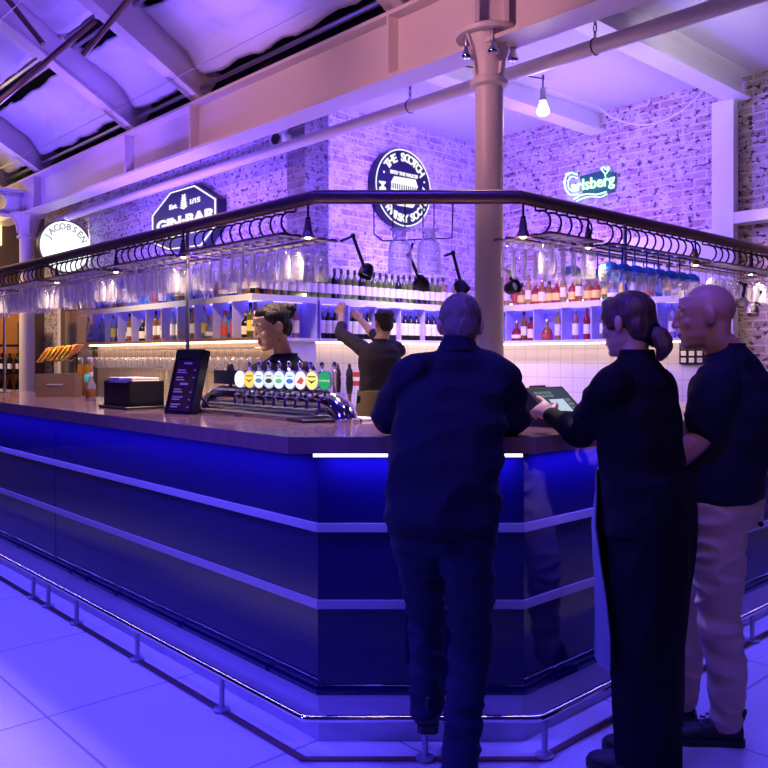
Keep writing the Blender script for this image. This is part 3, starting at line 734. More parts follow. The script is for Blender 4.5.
# whisky roundel: wall parallel to DR, facing -DL
so = W(SU - .13, GV, 0)
def on_scotch(px, py, off=.13):
    k = (px - 384) / F; o = W(SU - off, 0); s = (k * o.y - o.x) / (DR.x - k * DR.y); q = o + DR * s
    return q + UP * (EYE + (HOR - py) / F * q.y)
sc_ = on_scotch(404, 188); ax, ay, az = DR, UP, -DL
t = thing('whisky_sign', 'round navy sign with white lettering on the pale brick wall', 'sign', sc_)
SR = .415
mb = MB(); mb.plate(circle(SR), sc_, ax, ay, DL * .12); build(mb, 'box', M['navy'], t)
mb = MB(); ringplate(mb, SR * .965, SR, sc_, ax, ay, az * .004); build(mb, 'rim', M['signtext'], t)
mb = MB(); o = sc_ + az * .003; D = math.radians
arc_text(mb, 'THE SCOTCH', .125, o, ax, ay, az, SR * .78, D(138), D(38), bold=.004)
build(mb, 'lettering', M['signtext'], t, sm=False); mb = MB(); arc_text(mb, 'MALT', .125, o, ax, ay, az, SR * .78, D(183), D(222), flip=True, bold=.004)
mb2 = MB()
build(mb, 'lettering', M['signtext'], t, sm=False); mb = MB(); arc_text(mb, 'WHISKY', .115, o, ax, ay, az, SR * .80, D(232), D(275), flip=True, bold=.004)
build(mb, 'lettering', M['signtext'], t, sm=False); mb = MB(); arc_text(mb, 'SOCIETY', .115, o, ax, ay, az, SR * .80, D(292), D(362), flip=True, bold=.004)
for a in (157, 19): mb.plate([(SR * .78 * math.cos(D(a)) + p[0], SR * .78 * math.sin(D(a)) + p[1]) for p in circle(.012, 10)], o, ax, ay, az * .004)
build(mb, 'lettering', M['signtext'], t, sm=False)
mb = MB(); e = .42
put_text(mb, 'ESTD THE VAULTS', .05, o + UP * .145, ax, ay, az, bold=.002)
mb.plate([(-.20, .03), (.21, .03), (.17, .115), (-.15, .105)], o, ax, ay, az * .004)          # roof of the warehouse
for i in range(12):
    x = -.19 + .033 * i; mb.plate([(x, -.09), (x + .014, -.09), (x + .014, .03), (x, .03)], o, ax, ay, az * .004)
for y in (-.10, -.04): mb.plate([(-.20, y), (.21, y), (.21, y + .012), (-.20, y + .012)], o, ax, ay, az * .004)
mb.plate([(-.16, -.15), (.17, -.15), (.13, -.20), (-.10, -.20)], o, ax, ay, az * .004)
build(mb, 'emblem', M['signtext'], t, sm=False)

# octagon on the gin wall (parallel to DL)
def on_line(px, py, v, up=True):
    k = (px - 384) / F; o = W(0, v); u = (k * o.y - o.x) / (DL.x - k * DL.y); q = o + DL * u
    return q + UP * (EYE + (HOR - py) / F * q.y)
GVs = 2.84
quad = [on_line(x, y, GVs) for x, y in ((151, 216), (170, 191.5), (195.5, 184), (217.5, 198))]
lo_ = [on_line(x, y, GVs) for x, y in ((217.5, 226), (202, 247), (168, 251), (151, 244))]
oct_ = quad + lo_
gc = on_line(184, 218, GVs); ax, ay, az = -DL, UP, -DR
uv = [((p - gc).dot(ax), (p - gc).z) for p in oct_]
t = thing('gin_sign', 'dark eight-sided sign with a white outline on the left brick wall', 'sign', gc)
mb = MB(); mb.plate(uv, gc, ax, ay, DR * .11); build(mb, 'box', M['navy'], t, sm=False)
mb = MB(); n8 = len(uv)
for i in range(n8):
    a, b = Vector(uv[i]), Vector(uv[(i + 1) % n8]); mb.plate([a * .92, a * .965, b * .965, b * .92][::-1], gc + az * .002, ax, ay, az * .004)
build(mb, 'outline', M['signtext'], t, sm=False)
SX = 1.9
mb = MB(); o = gc + az * .003
put_text(mb, 'GIN\u00b7BAR', .17, o - UP * .035, ax, ay, az, sx=SX * 1.08, bold=.008)
build(mb, 'lettering', M['signtext'], t, sm=False); mb = MB(); put_text(mb, 'Est.', .075, o + UP * .165 - ax * .25, ax, ay, az, sx=SX, bold=.003)
build(mb, 'lettering', M['signtext'], t, sm=False); mb = MB(); put_text(mb, '1/15', .075, o + UP * .165 + ax * .25, ax, ay, az, sx=SX, bold=.003)
build(mb, 'lettering', M['signtext'], t, sm=False); mb = MB()
for x in (-.42, -.30, -.16, .0, .16, .30): mb.plate([(x, -.20), (x + .08, -.20), (x + .08, -.165), (x, -.165)], o, ax, ay, az * .004)
build(mb, 'lettering', M['signtext'], t, sm=False)
mb = MB()                                                            # sprig emblem
for k in range(6):
    y = .10 + .028 * k; w = (.06 - .006 * k) * 1.6
    mb.plate([(0, y), (w, y + .03), (w * .5, y + .042), (0, y + .02), (-w * .5, y + .042), (-w, y + .03)], o, ax, ay, az * .004)
build(mb, 'emblem', M['signtext'], t, sm=False)

# round lit sign projecting from the gin wall, parallel to DR
def on_plane_u(px, py, u):
    k = (px - 384) / F; o = W(u, 0); s = (k * o.y - o.x) / (DR.x - k * DR.y); q = o + DR * s
    return q + UP * (EYE + (HOR - py) / F * q.y)
jc = on_plane_u(65.5, 246.5, 9.15); ax, ay, az = DR, UP, -DL; JR = .375
t = thing('round_sign', 'round white lit sign projecting at far left', 'sign', jc)
mb = MB(); mb.plate(circle(JR), jc, ax, ay, DL * .1); build(mb, 'box', M['blackm'], t)
mb = MB(); mb.plate(circle(JR * .95), jc + az * .003, ax, ay, az * .003); build(mb, 'lit_face', M['signlit'], t, sm=False)
mb = MB(); o = jc + az * .008
arc_text(mb, 'JACOBSEN', .125, o, ax, ay, az, JR * .745, D(154), D(26), bold=.005)
for a in (180, 0):
    for k in range(4): mb.plate([(JR * .74 * math.cos(D(a)) + .02 * math.cos(k * PI / 2) + p[0], .02 * math.sin(k * PI / 2) + p[1]) for p in circle(.008, 8)], o, ax, ay, az * .003)
ringplate(mb, JR * .55, JR * .562, o, ax, ay, az * .003)
build(mb, 'lettering', M['ink'], t, sm=False)
ld = bpy.data.lights.new('sign_glow', 'AREA'); ld.shape = 'DISK'; ld.size = .7; ld.energy = 8
lo = bpy.data.objects.new('sign_glow', ld); COL.objects.link(lo); lo.location = jc - DL * .05; lo.rotation_euler = (PI / 2, 0, math.atan2(DR.y, DR.x))

# green neon on the right wall
nc = on_line(589, 182, CV - .08); ax, ay, az = -DL, UP, -DR
nk = nc.y / F
t = thing('neon_sign', 'green neon script sign on the chipped brick wall', 'neon sign', nc)
k_ = 1 / abs(-(DL.x) + 0 - (205 / F) * (-DL.y) * -1) if False else 1.0
def nn(px, py): 
    q = on_line(px, py, CV - .08); return q
def neon(mb, pts, r=.0085): 
    mb.limb([nn(*p) for p in pts], [r] * len(pts), 6, 4)
mb = MB(); bk = [nn(x, y) for x, y in ((578, 176), (600, 170), (614, 172), (612, 190), (600, 196), (582, 196))]
mb.plate([((p - nc).dot(ax), (p - nc).z) for p in bk], nc - az * .03, ax, ay, -az * .01); build(mb, 'back_board', M['greenp'], t, sm=False)
mb = MB()
neon(mb, [(577, 174.5), (572, 173), (567, 175), (564.5, 182), (566, 190), (571, 195), (577, 194)])
neon(mb, [(577, 178), (572, 176.5), (568.5, 180), (568.5, 187), (572, 191), (577, 189)], .006)
neon(mb, [(566, 174), (570, 173), (577, 174)], .006)
neon(mb, [(574, 199), (580, 195.5), (588, 194), (597, 194.5), (606, 192)])
neon(mb, [(577, 201), (583, 198), (590, 196.5), (600, 197), (607, 194)], .006)
neon(mb, [(601, 168.5), (604, 167), (606, 169.5), (608.5, 167), (609, 169), (605.5, 174), (601.5, 169.5)], .006)
neon(mb, [(605, 174), (605.5, 177)], .006)
build(mb, 'tube', M['neon'], t)
mb = MB()
tx = nn(592.5, 183.5) + az * .004
sl = 0
put_text(mb, 'arlsberg', .165, tx, ax, ay, az, ext=.006, sx=.98, bold=.002)
build(mb, 'lettering', M['neon'], t, sm=False)

# ------------------------------------------------------------------ hanging glasses
def glass_proto(name, prof_bowl, stem, foot, mat, mat_stem=None):
    t = thing(name, 'x', 'glass', (0, 0, 0))
    mb = MB(); mb.lathe(prof_bowl, 16, caps=False); build(mb, 'bowl', mat, t)
    mb = MB(); mb.lathe(stem, 8, caps=False); build(mb, 'stem', mat_stem or mat, t)
    mb = MB(); mb.lathe(foot, 16); build(mb, 'foot', mat_stem or mat, t)
    return t
FOOT = [(.004, .0), (.033, .002), (.034, .005), (.005, .010)]
def inv(p): return [(r, -z) for r, z in p]
g_tulip = glass_proto('stemmed_glass', inv([(.004, .055), (.020, .062), (.031, .085), (.036, .12), (.034, .165), (.030, .205)]), inv([(.004, .005), (.004, .057)]), inv(FOOT), M['glass'])
g_beer = glass_proto('beer_glass', inv([(.010, .03), (.026, .04), (.034, .07), (.0375, .12), (.036, .16), (.033, .185)]), inv([(.008, .006), (.007, .02), (.010, .032)]), inv(FOOT), M['glass'])
g_wine = glass_proto('wine_glass', inv([(.004, .085), (.024, .094), (.036, .115), (.041, .145), (.038, .18), (.033, .21)]), inv([(.004, .005), (.0038, .087)]), inv(FOOT), M['glass'])
BW = inv([(.004, .085), (.030, .092), (.047, .108), (.055, .132), (.054, .158), (.046, .185)])
g_blue = glass_proto('balloon_glass', BW[2:], inv([(.004, .005), (.004, .085)]), inv(FOOT), M['glass'], M['blueg'])
mb = MB(); mb.lathe(BW[:4], 20, caps=False); build(mb, 'tinted_base', M['blueg'], g_blue)
protos_used = {}
def put(proto, loc, rz, label, group):
    if proto.name not in protos_used:
        protos_used[proto.name] = 1; proto.location = loc; proto.rotation_euler = (0, 0, rz); proto['label'] = label; proto['group'] = group; return proto
    c = copy_tree(proto, loc, rz, 1.0, label, group); return c
GH = RZ - .172 + .006
rows = ((-.12 + .00, 'inner'), (.0, 'middle'), (.09, 'outer'))
for n, rown in ((-.165, 'inner'), (-.015, 'middle'), (.06, 'outer')):
    k = 0
    for a, b in secs_l:
        x = a + .06
        while x < b - .03:
            v = .39 - n
            pr_ = g_tulip if (int(x * 3.1) % 3) else g_beer
            put(pr_, W(x + random.uniform(-.008, .008), v, GH), random.random() * 6, 'clear glass hanging upside down over left bar arm, %s row, %s from the corner' % (rown, nth(k)), 'glasses over the left bar arm')
            k += 1; x += .098 if rown != 'middle' else .104
for n, rown in ((-.165, 'inner'), (.06, 'outer')):
    k = 0
    for si, (a, b) in enumerate(secs_r):
        x = a + .05
        while x < b - .03:
            v = -.12 - n
            kk = si if x < 2.35 else 2
            if si == 0: pr_, st, lb = g_beer, .085, 'short clear beer glass'
            elif x < 2.62: pr_, st, lb = g_blue, .122, 'balloon glass with blue stem'
            else: pr_, st, lb = g_wine, .095, 'clear long-stemmed wine glass'
            put(pr_, W(-.12 - n if False else (-.12 - n * 1.0), x, GH), random.random() * 6, '%s hanging over right bar arm, %s row, %s from the corner' % (lb, rown, nth(k)), 'glasses over the right bar arm')
            k += 1; x += st
# two glass jugs in the wire frame
def jug(loc, label):
    t = thing('hanging_jug', label, 'jug', loc, 'jugs in the wire frame'); X = Matrix.Translation(Vector(loc))
    mb = MB(); mb.lathe(inv([(.020, .03), (.030, .045), (.047, .065), (.054, .10), (.054, .19), (.050, .20)]), 20, X, caps=False); build(mb, 'bowl', M['glass'], t)
    mb = MB(); mb.lathe(inv([(.050, 0), (.048, .006), (.026, .014), (.020, .03)]), 20, X); build(mb, 'foot', M['glass'], t)
    mb = MB(); mb.lathe(inv([(.048, .195), (.055, .197), (.055, .203), (.048, .206)]), 20, X, caps=False); build(mb, 'rim', M['glass'], t)
jug(g(400, 229), 'large clear glass hanging in the wire frame, left of the two')
jug(g(429, 229), 'large clear glass hanging in the wire frame, right of the two')
# hanging glasses under the gin shelf
for rown, v, nlab in (('front', GF + .06, 0), ('rear', GF + .17, 1)):
    mb = MB(); mb.tube([W(SF + .05, v, 1.545), W(SF + 3.8, v, 1.545)], .005, 6)
    tag(build(mb, 'hanging_bar', M['steel'], at=W(5.6, v, 1.545)), 'thin steel bar under the gin shelf carrying the %s row of glasses' % rown, 'glass rail')
    for k in range(26):
        put(g_wine, W(SF + .15 + .14 * k, v + (0.0), 1.545), 0, 'clear wine glass hanging under the gin shelves, %s row, %s from the right' % (rown, nth(k)), 'wine glasses under the gin shelves')

# ------------------------------------------------------------------ bottles
BG = dict(green=bottle_glass('green_glass', (0.30, 0.46, 0.08), .4), dark=bottle_glass('dark_glass', (0.03, 0.03, 0.025), .12), amber=bottle_glass('amber_glass', (0.75, 0.33, 0.06), .45),
          clear=bottle_glass('clear_bottle', (0.80, 0.80, 0.92), .6), blue=bottle_glass('blue_bottle', (0.10, 0.22, 0.75), .45), pink=bottle_glass('pink_glass', (0.90, 0.40, 0.45), .5),
          red=bottle_glass('red_glass', (0.70, 0.06, 0.04), .4), gold=bottle_glass('gold_glass', (0.85, 0.62, 0.18), .4), teal=bottle_glass('teal_glass', (0.10, 0.55, 0.50), .45))
LB = dict(cream=pbr('cream_label', (0.85, 0.80, 0.66), .6), white=pbr('white_label', (0.9, 0.9, 0.9), .6), black=pbr('black_label', (0.03, 0.03, 0.03), .5), yellow=pbr('yellow_label', (0.85, 0.68, 0.12), .6),
          red=pbr('red_label', (0.6, 0.06, 0.05), .6), blue=pbr('blue_label', (0.1, 0.2, 0.6), .6))
CP = dict(black=M['black'], gold=M['brass'], silver=M['steel'], red=LB['red'], white=LB['white'], cork=pbr('cork', (0.45, 0.28, 0.14), .8))
SH = dict(
    wine=([(.034, 0), (.0375, .004), (.0375, .185), (.034, .205), (.016, .235), (.0145, .25), (.0145, .29)], (.26, .31, .0155), (.055, .15, .0382)),
    tall=([(.032, 0), (.035, .004), (.035, .20), (.030, .225), (.0145, .245), (.0135, .29)], (.285, .325, .016), (.06, .16, .0357)),
    squat=([(.042, 0), (.046, .005), (.047, .13), (.040, .155), (.017, .18), (.016, .215)], (.205, .245, .02), (.03, .11, .0477)),
    square=([(.040, 0), (.043, .004), (.043, .165), (.037, .185), (.017, .20), (.016, .235)], (.225, .265, .019), (.03, .13, .0437)),
    decant=([(.05, 0), (.058, .01), (.060, .06), (.048, .11), (.018, .15), (.016, .19)], (.185, .225, .022), (.03, .07, .0607)),
    slim=([(.029, 0), (.031, .004), (.033, .21), (.026, .235), (.012, .26), (.012, .31)], (.30, .335, .014), (.05, .17, .034)),
)
BP = {}
def bottle_proto(shape, col, lab, cap, disc=False):
    key = (shape, col, lab, cap, disc)
    if key in BP: return BP[key]
    t = thing('bottle', 'x', 'bottle', (0, 0, 0)); t['used'] = 0; del t['used']
    pf, (c0, c1_, cr), (l0, l1, lr) = SH[shape]
    n = 4 if False else 14
    mb = MB(); mb.lathe(pf, n); build(mb, 'body', BG[col], t)
    mb = MB(); mb.lathe([(cr, c0), (cr * 1.05, c0 + .004), (cr * 1.05, c1_ - .004), (cr * .9, c1_)], 12); build(mb, 'cap', CP[cap], t)
    mb = MB(); mb.lathe([(lr, l0), (lr, l1)], n, caps=False); build(mb, 'label', LB[lab], t)
    if disc:
        mb = MB(); mb.lathe([(lr, .145), (lr, .182)], n, caps=False); build(mb, 'round_label', LB['white'], t)
    BP[key] = t; return t
KINDN = dict(green='green wine', dark='dark wine', amber='amber spirit', clear='clear spirit', blue='blue gin', pink='pink gin', red='red liqueur', gold='golden spirit', teal='teal gin')
SHN = dict(wine='', tall='tall ', squat='squat ', square='square-shouldered ', decant='round-bellied ', slim='slender ')
def put_bottle(spec, loc, where, group):
    p = bottle_proto(*spec)
    lab = '%s%s bottle with %s label, %s' % (SHN[spec[0]], KINDN[spec[1]], spec[2], where)
    o = put(p, loc, random.random() * 6, lab, group); return o
mix_gin = [('tall', 'clear', 'white', 'silver'), ('squat', 'clear', 'blue', 'silver'), ('slim', 'clear', 'white', 'white'), ('square', 'blue', 'white', 'silver'), ('tall', 'pink', 'white', 'cork'), ('squat', 'gold', 'cream', 'cork'),
           ('tall', 'green', 'yellow', 'black'), ('square', 'clear', 'red', 'red'), ('decant', 'clear', 'white', 'cork'), ('tall', 'amber', 'cream', 'black'), ('squat', 'dark', 'cream', 'cork'), ('slim', 'blue', 'blue', 'silver'), ('tall', 'clear', 'yellow', 'gold')]
rnd = random.Random(3)
k = 0; u = SF + .07
ginlow = ['green_', 'pink_']
while u < SF + 3.78:
    r = (u - SF - .02) % .35
    if r < .07: u += .072 - r; continue
    if r > .285: u += .35 - r + .072; continue
    if k == 1: sp = ('tall', 'green', 'yellow', 'black')
    elif k == 0: sp = ('tall', 'pink', 'cream', 'cork')
    else: sp = rnd.choice(mix_gin)
    put_bottle(sp, W(u, GF + .11 + rnd.uniform(-.03, .03), 1.64), '%s from the right on the lower gin shelf' % nth(k), 'bottles on the lower gin shelf')
    k += 1; u += rnd.uniform(.082, .098)
k = 0; u = SF + .08
while u < SF + 3.8:
    if u < SF + .32: sp = ('tall', 'amber', 'cream', 'black')
    else: sp = rnd.choice(mix_gin[:3] * 3 + mix_gin)
    put_bottle(sp, W(u, GF + .12 + rnd.uniform(-.03, .03), 2.035), '%s from the right on the upper gin shelf' % nth(k), 'bottles on the upper gin shelf')
    k += 1; u += rnd.uniform(.08, .098)
for k, (v, sp, lab) in enumerate(((GF + .26, ('squat', 'clear', 'white', 'silver'), 'left'), (GF + .43, ('slim', 'green', 'yellow', 'black'), 'middle'), (GF + .56, ('slim', 'pink', 'cream', 'cork'), 'right'))):
    put_bottle(sp, W(SF + .10, v, 1.64), '%s of three on the cabinet end shelf' % lab, 'bottles on the cabinet end shelf')
# end bay of the cabinet and whisky wall: wine bottles
k = 0; v = GF + .08
while v < CV - .35:
    if v < 4.75:
        sp = ('wine', 'green', 'cream', 'black') if rnd.random() < .8 else ('wine', 'dark', 'cream', 'black')
        st = .088
    else:
        sp = rnd.choice([('tall', 'clear', 'white', 'silver'), ('tall', 'gold', 'cream', 'black'), ('squat', 'amber', 'cream', 'cork')]); st = .11
    if v < GF + .3: sp = rnd.choice([('wine', 'dark', 'cream', 'black'), ('wine', 'amber', 'cream', 'black')])
    put_bottle(sp, W(SF + .11, v, 2.035) if v > GF + .2 else W(SF + .09, v, 2.035), '%s from the left on the upper wine shelf' % nth(k), 'bottles on the upper wine shelf')
    k += 1; v += st
k = 0; v = GV + .11
while v < CV - .35:
    if abs(((v - GV - .02 - .02 + .18) % .36) - .18) < .045 and False: v += .05; continue
    r = (v - GV - .04) % .36
    if r < .05: v += .055 - r; continue
    if r > .32: v += .36 - r + .055; continue
    sp = ('wine', 'dark', 'cream', 'silver', True)
    put_bottle(sp, W(SF + .10, v, 1.64), '%s from the left on the lower wine shelf' % nth(k), 'bottles on the lower wine shelf')
    k += 1; v += .088
# right wall
rt_low = [[('tall', 'gold', 'cream', 'silver'), ('tall', 'teal', 'cream', 'blue_'), ('tall', 'clear', 'blue', 'black')], [('decant', 'red', 'cream', 'silver'), ('tall', 'amber', 'cream', 'black'), ('square', 'red', 'cream', 'black')],
          [('decant', 'amber', 'red', 'silver'), ('slim', 'gold', 'cream', 'white')], [('slim', 'pink', 'white', 'white'), ('tall', 'red', 'cream', 'red')], [('tall', 'clear', 'white', 'silver'), ('slim', 'gold', 'yellow', 'gold'), ('squat', 'clear', 'white', 'white')],
          [('tall', 'clear', 'white', 'silver'), ('slim', 'clear', 'blue', 'white'), ('tall', 'gold', 'cream', 'gold')], [('tall', 'clear', 'white', 'silver'), ('square', 'clear', 'white', 'white')]]
k = 0
for i, bay in enumerate(rt_low):
    x0 = (.06, .42, .80, 1.16, 1.52, 1.88, 2.24)[i] + .36 / (len(bay) + 1)
    for j, sp in enumerate(bay):
        sp = tuple('silver' if q == 'blue_' else q for q in sp)
        put_bottle(sp, W(SF - .02 - (x0 + .36 / (len(bay) + .6) * j), CF + .10, 1.64), '%s from the left on the lower right-hand shelf' % nth(k), 'bottles on the lower right-hand shelf'); k += 1
k = 0; x = .10
while x < 2.5:
    sp = rnd.choice([('squat', 'amber', 'yellow', 'black'), ('tall', 'gold', 'cream', 'red'), ('square', 'amber', 'cream', 'gold'), ('slim', 'amber', 'red', 'black'), ('tall', 'clear', 'cream', 'gold'), ('squat', 'red', 'yellow', 'cork'), ('tall', 'amber', 'cream', 'silver')]) if x < 1.6 else rnd.choice(mix_gin)
    put_bottle(sp, W(SF - .02 - x, CF + .10 + rnd.uniform(-.02, .02), 2.035), '%s from the left on the upper right-hand shelf' % nth(k), 'bottles on the upper right-hand shelf')
    k += 1; x += rnd.uniform(.09, .105)
for p in list(BP.values()) + [g_tulip, g_beer, g_wine, g_blue]:
    if p.name not in protos_used:
        for c in list(p.children): bpy.data.objects.remove(c)
        bpy.data.objects.remove(p)

# ------------------------------------------------------------------ spotlights with jointed arms
def spotarm(a, j, h, aim, label, headm):
    t = thing('spotlight', label, 'spotlight', h)
    mb = MB(); mb.tube([a, j], .007, 8); mb.tube([j, h], .009, 8); mb.ell(j, (.014, .014, .014), None, 10, 6); build(mb, 'arm', M['blackm'], t)
    aim = Vector(aim).normalized()
    q = Vector((0, 0, 1)).rotation_difference(aim).to_matrix().to_4x4(); X = Matrix.Translation(h) @ q
    mb = MB(); mb.lathe([(.010, -.045), (.028, -.04), (.037, -.018), (.039, .026), (.034, .028), (.031, -.01)], 18, X); build(mb, 'head', headm, t)
    mb = MB(); mb.ell((0, 0, .002), (.029, .029, .012), X, 14, 8); build(mb, 'lens', M['white'], t)
d = 4.15
spotarm(P(341, 241, 4.0), P(353, 236, 4.1), P(366, 272, 4.2), (-.3, -.3, -.85), 'dark jointed spotlight hanging left of the two hanging jugs', M['blackm'])
spotarm(P(413, 243, 4.2), P(409, 255, 4.2), P(421, 283, 4.25), (-.5, -.2, .4), 'dark jointed spotlight between the two hanging jugs', M['blackm'])
spotarm(P(444, 256, 4.3), P(453, 253, 4.3), P(462, 288, 4.3), (.4, -.2, -.6), 'dark jointed spotlight above the head of the man in sweatshirt', M['blackm'])
spotarm(P(502, 268, 4.3), P(509, 272, 4.3), P(513, 287, 4.3), (.5, -.6, .2), 'dark jointed spotlight right of the column', M['blackm'])
spotarm(P(738, 282, 5.1), P(745, 285, 5.1), P(742, 303, 5.1), (-.6, -.7, -.1), 'white headed spotlight behind the bald man', M['white'])
spotarm(P(757, 288, 5.3), P(760, 292, 5.3), P(753, 311, 5.3), (-.2, -.3, -.8), 'grey spotlight pointing down beside the white one', M['steel'])
spotarm(P(164, 262, 6.0), P(160, 265, 6.0), P(159, 272, 6.0), (.2, -.9, 0), 'small dark spotlight over the gin shelves, left one', M['blackm'])
spotarm(P(187, 262, 6.0), P(183, 265, 6.0), P(185, 273, 6.0), (.2, -.9, 0), 'small dark spotlight over the gin shelves, right one', M['blackm'])
# ------------------------------------------------------------------ things on the bar
def tilt_axes(yaw, tilt):           # face normal pointing along yaw in plan, leaning back by tilt
    n = Vector((math.cos(yaw), math.sin(yaw), 0)); r = Vector((-n.y, n.x, 0)); 
    up = (UP * math.cos(tilt) - n * math.sin(tilt)); nn_ = (n * math.cos(tilt) + UP * math.sin(tilt))
    return r, up, nn_
# menu stand: face toward the lower left of the camera
c = P(177, 413, 4.22); c.z = CT
r, up, nrm = tilt_axes(math.radians(-125), math.radians(15))
t = thing('menu_stand', 'tall dark framed menu on the bar by the black tray', 'menu stand', c)
mb = MB(); w, h = .205, .335
mb.para(c - r * w / 2, r * w, up * .02, -nrm * .05); mb.para(c - r * w / 2 + up * (h - .035), r * w, up * .05, -nrm * .05)
for s in (-1, 1): mb.para(c + r * (s * (w / 2 - .008) - .008), r * .016, up * (h + .015), -nrm * .05)
build(mb, 'frame', M['black'], t, sm=False)
menu = pbr('menu_brown', (0.075, 0.025, 0.02), .5); mtxt = pbr('menu_print', (0.75, 0.68, 0.60), .6)
mb = MB(); mb.para(c - r * (w / 2 - .012) + up * .018 - nrm * .006, r * (w - .024), up * (h - .05), -nrm * .004); build(mb, 'menu_sheet', menu, t, sm=False)
mb = MB(); o = c - nrm * .0055
for k, y in enumerate((.27, .235, .222, .195, .182, .158, .13, .117, .09, .077, .05, .037)):
    head_ = k in (0, 5); x0, x1 = (-.03, .03) if head_ else (-.07, -.07 + .05 + .03 * ((k * .37) % 1)); hh = .010 if head_ else .006
    mb = MB(); mb.para(o + r * x0 + up * y, r * (x1 - x0), up * hh, nrm * .0008); build(mb, 'print_line', mtxt, t, sm=False)
    if not head_ and k % 2: mb = MB(); mb.para(o + r * .055 + up * y, r * .014, up * hh, nrm * .0008); build(mb, 'print_line', mtxt, t, sm=False)
mb = MB(); b = w / 2 - .012
for s in (-1, 1): mb.para(c + r * (s * b - .002) + up * .02 - nrm * .004, r * .004, up * (h - .055), nrm * .002)
mb.para(c - r * b + up * .02 - nrm * .004, r * 2 * b, up * .004, nrm * .002)
build(mb, 'inner_edge', M['steel'], t, sm=False)
mb = MB(); mb.para(c - r * .02 - nrm * .05 + up * .20, r * .04, -nrm * .01, (c - nrm * .16 + Vector((0, 0, 0)) - (c - nrm * .05 + up * .20)) * Vector((1, 1, 1)).length / 1.7320508)
build(mb, 'prop_leg', M['black'], t, sm=False)
# second leaning menu behind it
c = P(213, 405, 4.62); c.z = CT
t = thing('menu_holder', 'dark easel shaped menu holder behind the tall menu', 'menu stand', c)
r2, up2, n2 = tilt_axes(math.radians(10), math.radians(38))
mb = MB(); mb.para(c - r2 * .09 - n2 * .0, r2 * .18, up2 * .24, -n2 * .012); build(mb, 'front_board', M['black'], t, sm=False)
mb = MB(); q = c - Vector((.26, .0, 0)); r3, up3, n3 = tilt_axes(math.radians(190), math.radians(30)); mb.para(q - r3 * .09, r3 * .18, up3 * .22, -n3 * .01); build(mb, 'rear_board', M['black'], t, sm=False)
mb = MB(); mb.bbox(c - Vector((.13, 0, -.008)), (.34, .20, .012), .004, DL, DR); build(mb, 'base', M['black'], t, sm=False)
# black tray box with napkins
c = W(2.08, .26, CT)
t = thing('napkin_box', 'long black open box on the bar left of the tall menu', 'box', c)
L_, D_, H_ = .32, .22, .135
mb = MB(); mb.bbox(c + UP * .008, (L_ + .05, D_ + .05, .016), .004, DL, DR); build(mb, 'base', M['black'], t, sm=False)
mb = MB()
mb.para(c - DL * L_ / 2 - DR * D_ / 2 + UP * .016, DL * L_, DR * .012, UP * H_); mb.para(c - DL * L_ / 2 + DR * (D_ / 2 - .012) + UP * .016, DL * L_, DR * .012, UP * H_)
for s in (-L_ / 2, L_ / 2 - .012): mb.para(c + DL * s - DR * D_ / 2 + UP * .016, DL * .012, DR * D_, UP * (H_ + .008))
mb.para(c - DL * L_ / 2 - DR * D_ / 2 + UP * .016, DL * L_, DR * D_, UP * .02)
build(mb, 'box', M['black'], t, sm=False)
for k, s in enumerate((-.08, .075)):
    cc = c + DL * s + UP * .037
    o = thing('napkin_stack', ('stack of pale napkins in the black box, nearer the menu', 'stack of pale napkins in the black box, far end')[k], 'napkins', cc)
    mb = MB()
    for q in range(11): mb.bbox(cc + UP * (.006 + .013 * q), (.145 + .004 * (q % 2), .17, .012), .003, DL, DR)
    build(mb, 'napkins', LB['cream'], o, sm=False)
# brown box with cards above it
c = P(55, 397, 6.05); c.z = CT
t = thing('card_box', 'brown box sign on the bar at far left', 'box', c)
brn = pbr('kraft_brown', (0.30, 0.19, 0.09), .6)
r, up, nrm = tilt_axes(math.radians(-88), math.radians(0))
mb = MB(); mb.para(c - r * .145, r * .29, UP * .175, -nrm * .16); build(mb, 'box', brn, t, sm=False)
mb = MB(); mb.para(c - r * .06 + UP * .09 + nrm * .0005, r * .12, UP * .010, nrm * .001); build(mb, 'print_line', LB['cream'], t, sm=False)
t = thing('snack_rack', 'wire rack of yellow and orange packets above the brown box', 'snack rack', c + UP * .175 - nrm * .1)
mb = MB()
for s in (-.08, .10): 
    mb.tube([c + r * s - nrm * .18, c + r * s - nrm * .18 + UP * .33, c + r * s - nrm * .02 + UP * .27], .006, 6)
for k in range(5): mb.tube([c - r * .11 - nrm * (.02 + .04 * k) + UP * (.265 + .015 * k), c + r * .13 - nrm * (.02 + .04 * k) + UP * (.275 + .015 * k)], .004, 5)
build(mb, 'rack', M['blackm'], t)
yel = pbr('packet_yellow', (0.85, 0.60, 0.10), .4, var=.3, bscale=30); org = pbr('packet_orange', (0.80, 0.30, 0.08), .4, var=.3, bscale=30)
for k in range(7):
    cc = c - r * (.10 - .035 * k) - nrm * .10 + UP * (.315 + .004 * k)
    mb = MB(); tl = (r * .85 + UP * .5).normalized(); mb.bbox(cc, (.012, .17, .14), .005, r, -nrm, (UP * .8 + r * .6).normalized())
    tag(build(mb, 'snack_packet', (yel, org)[k % 3 == 0], at=cc), '%s snack packet in the wire rack, %s from the left' % (('yellow', 'orange')[k % 3 == 0], nth(k)), 'packet', 'packets in the wire rack')
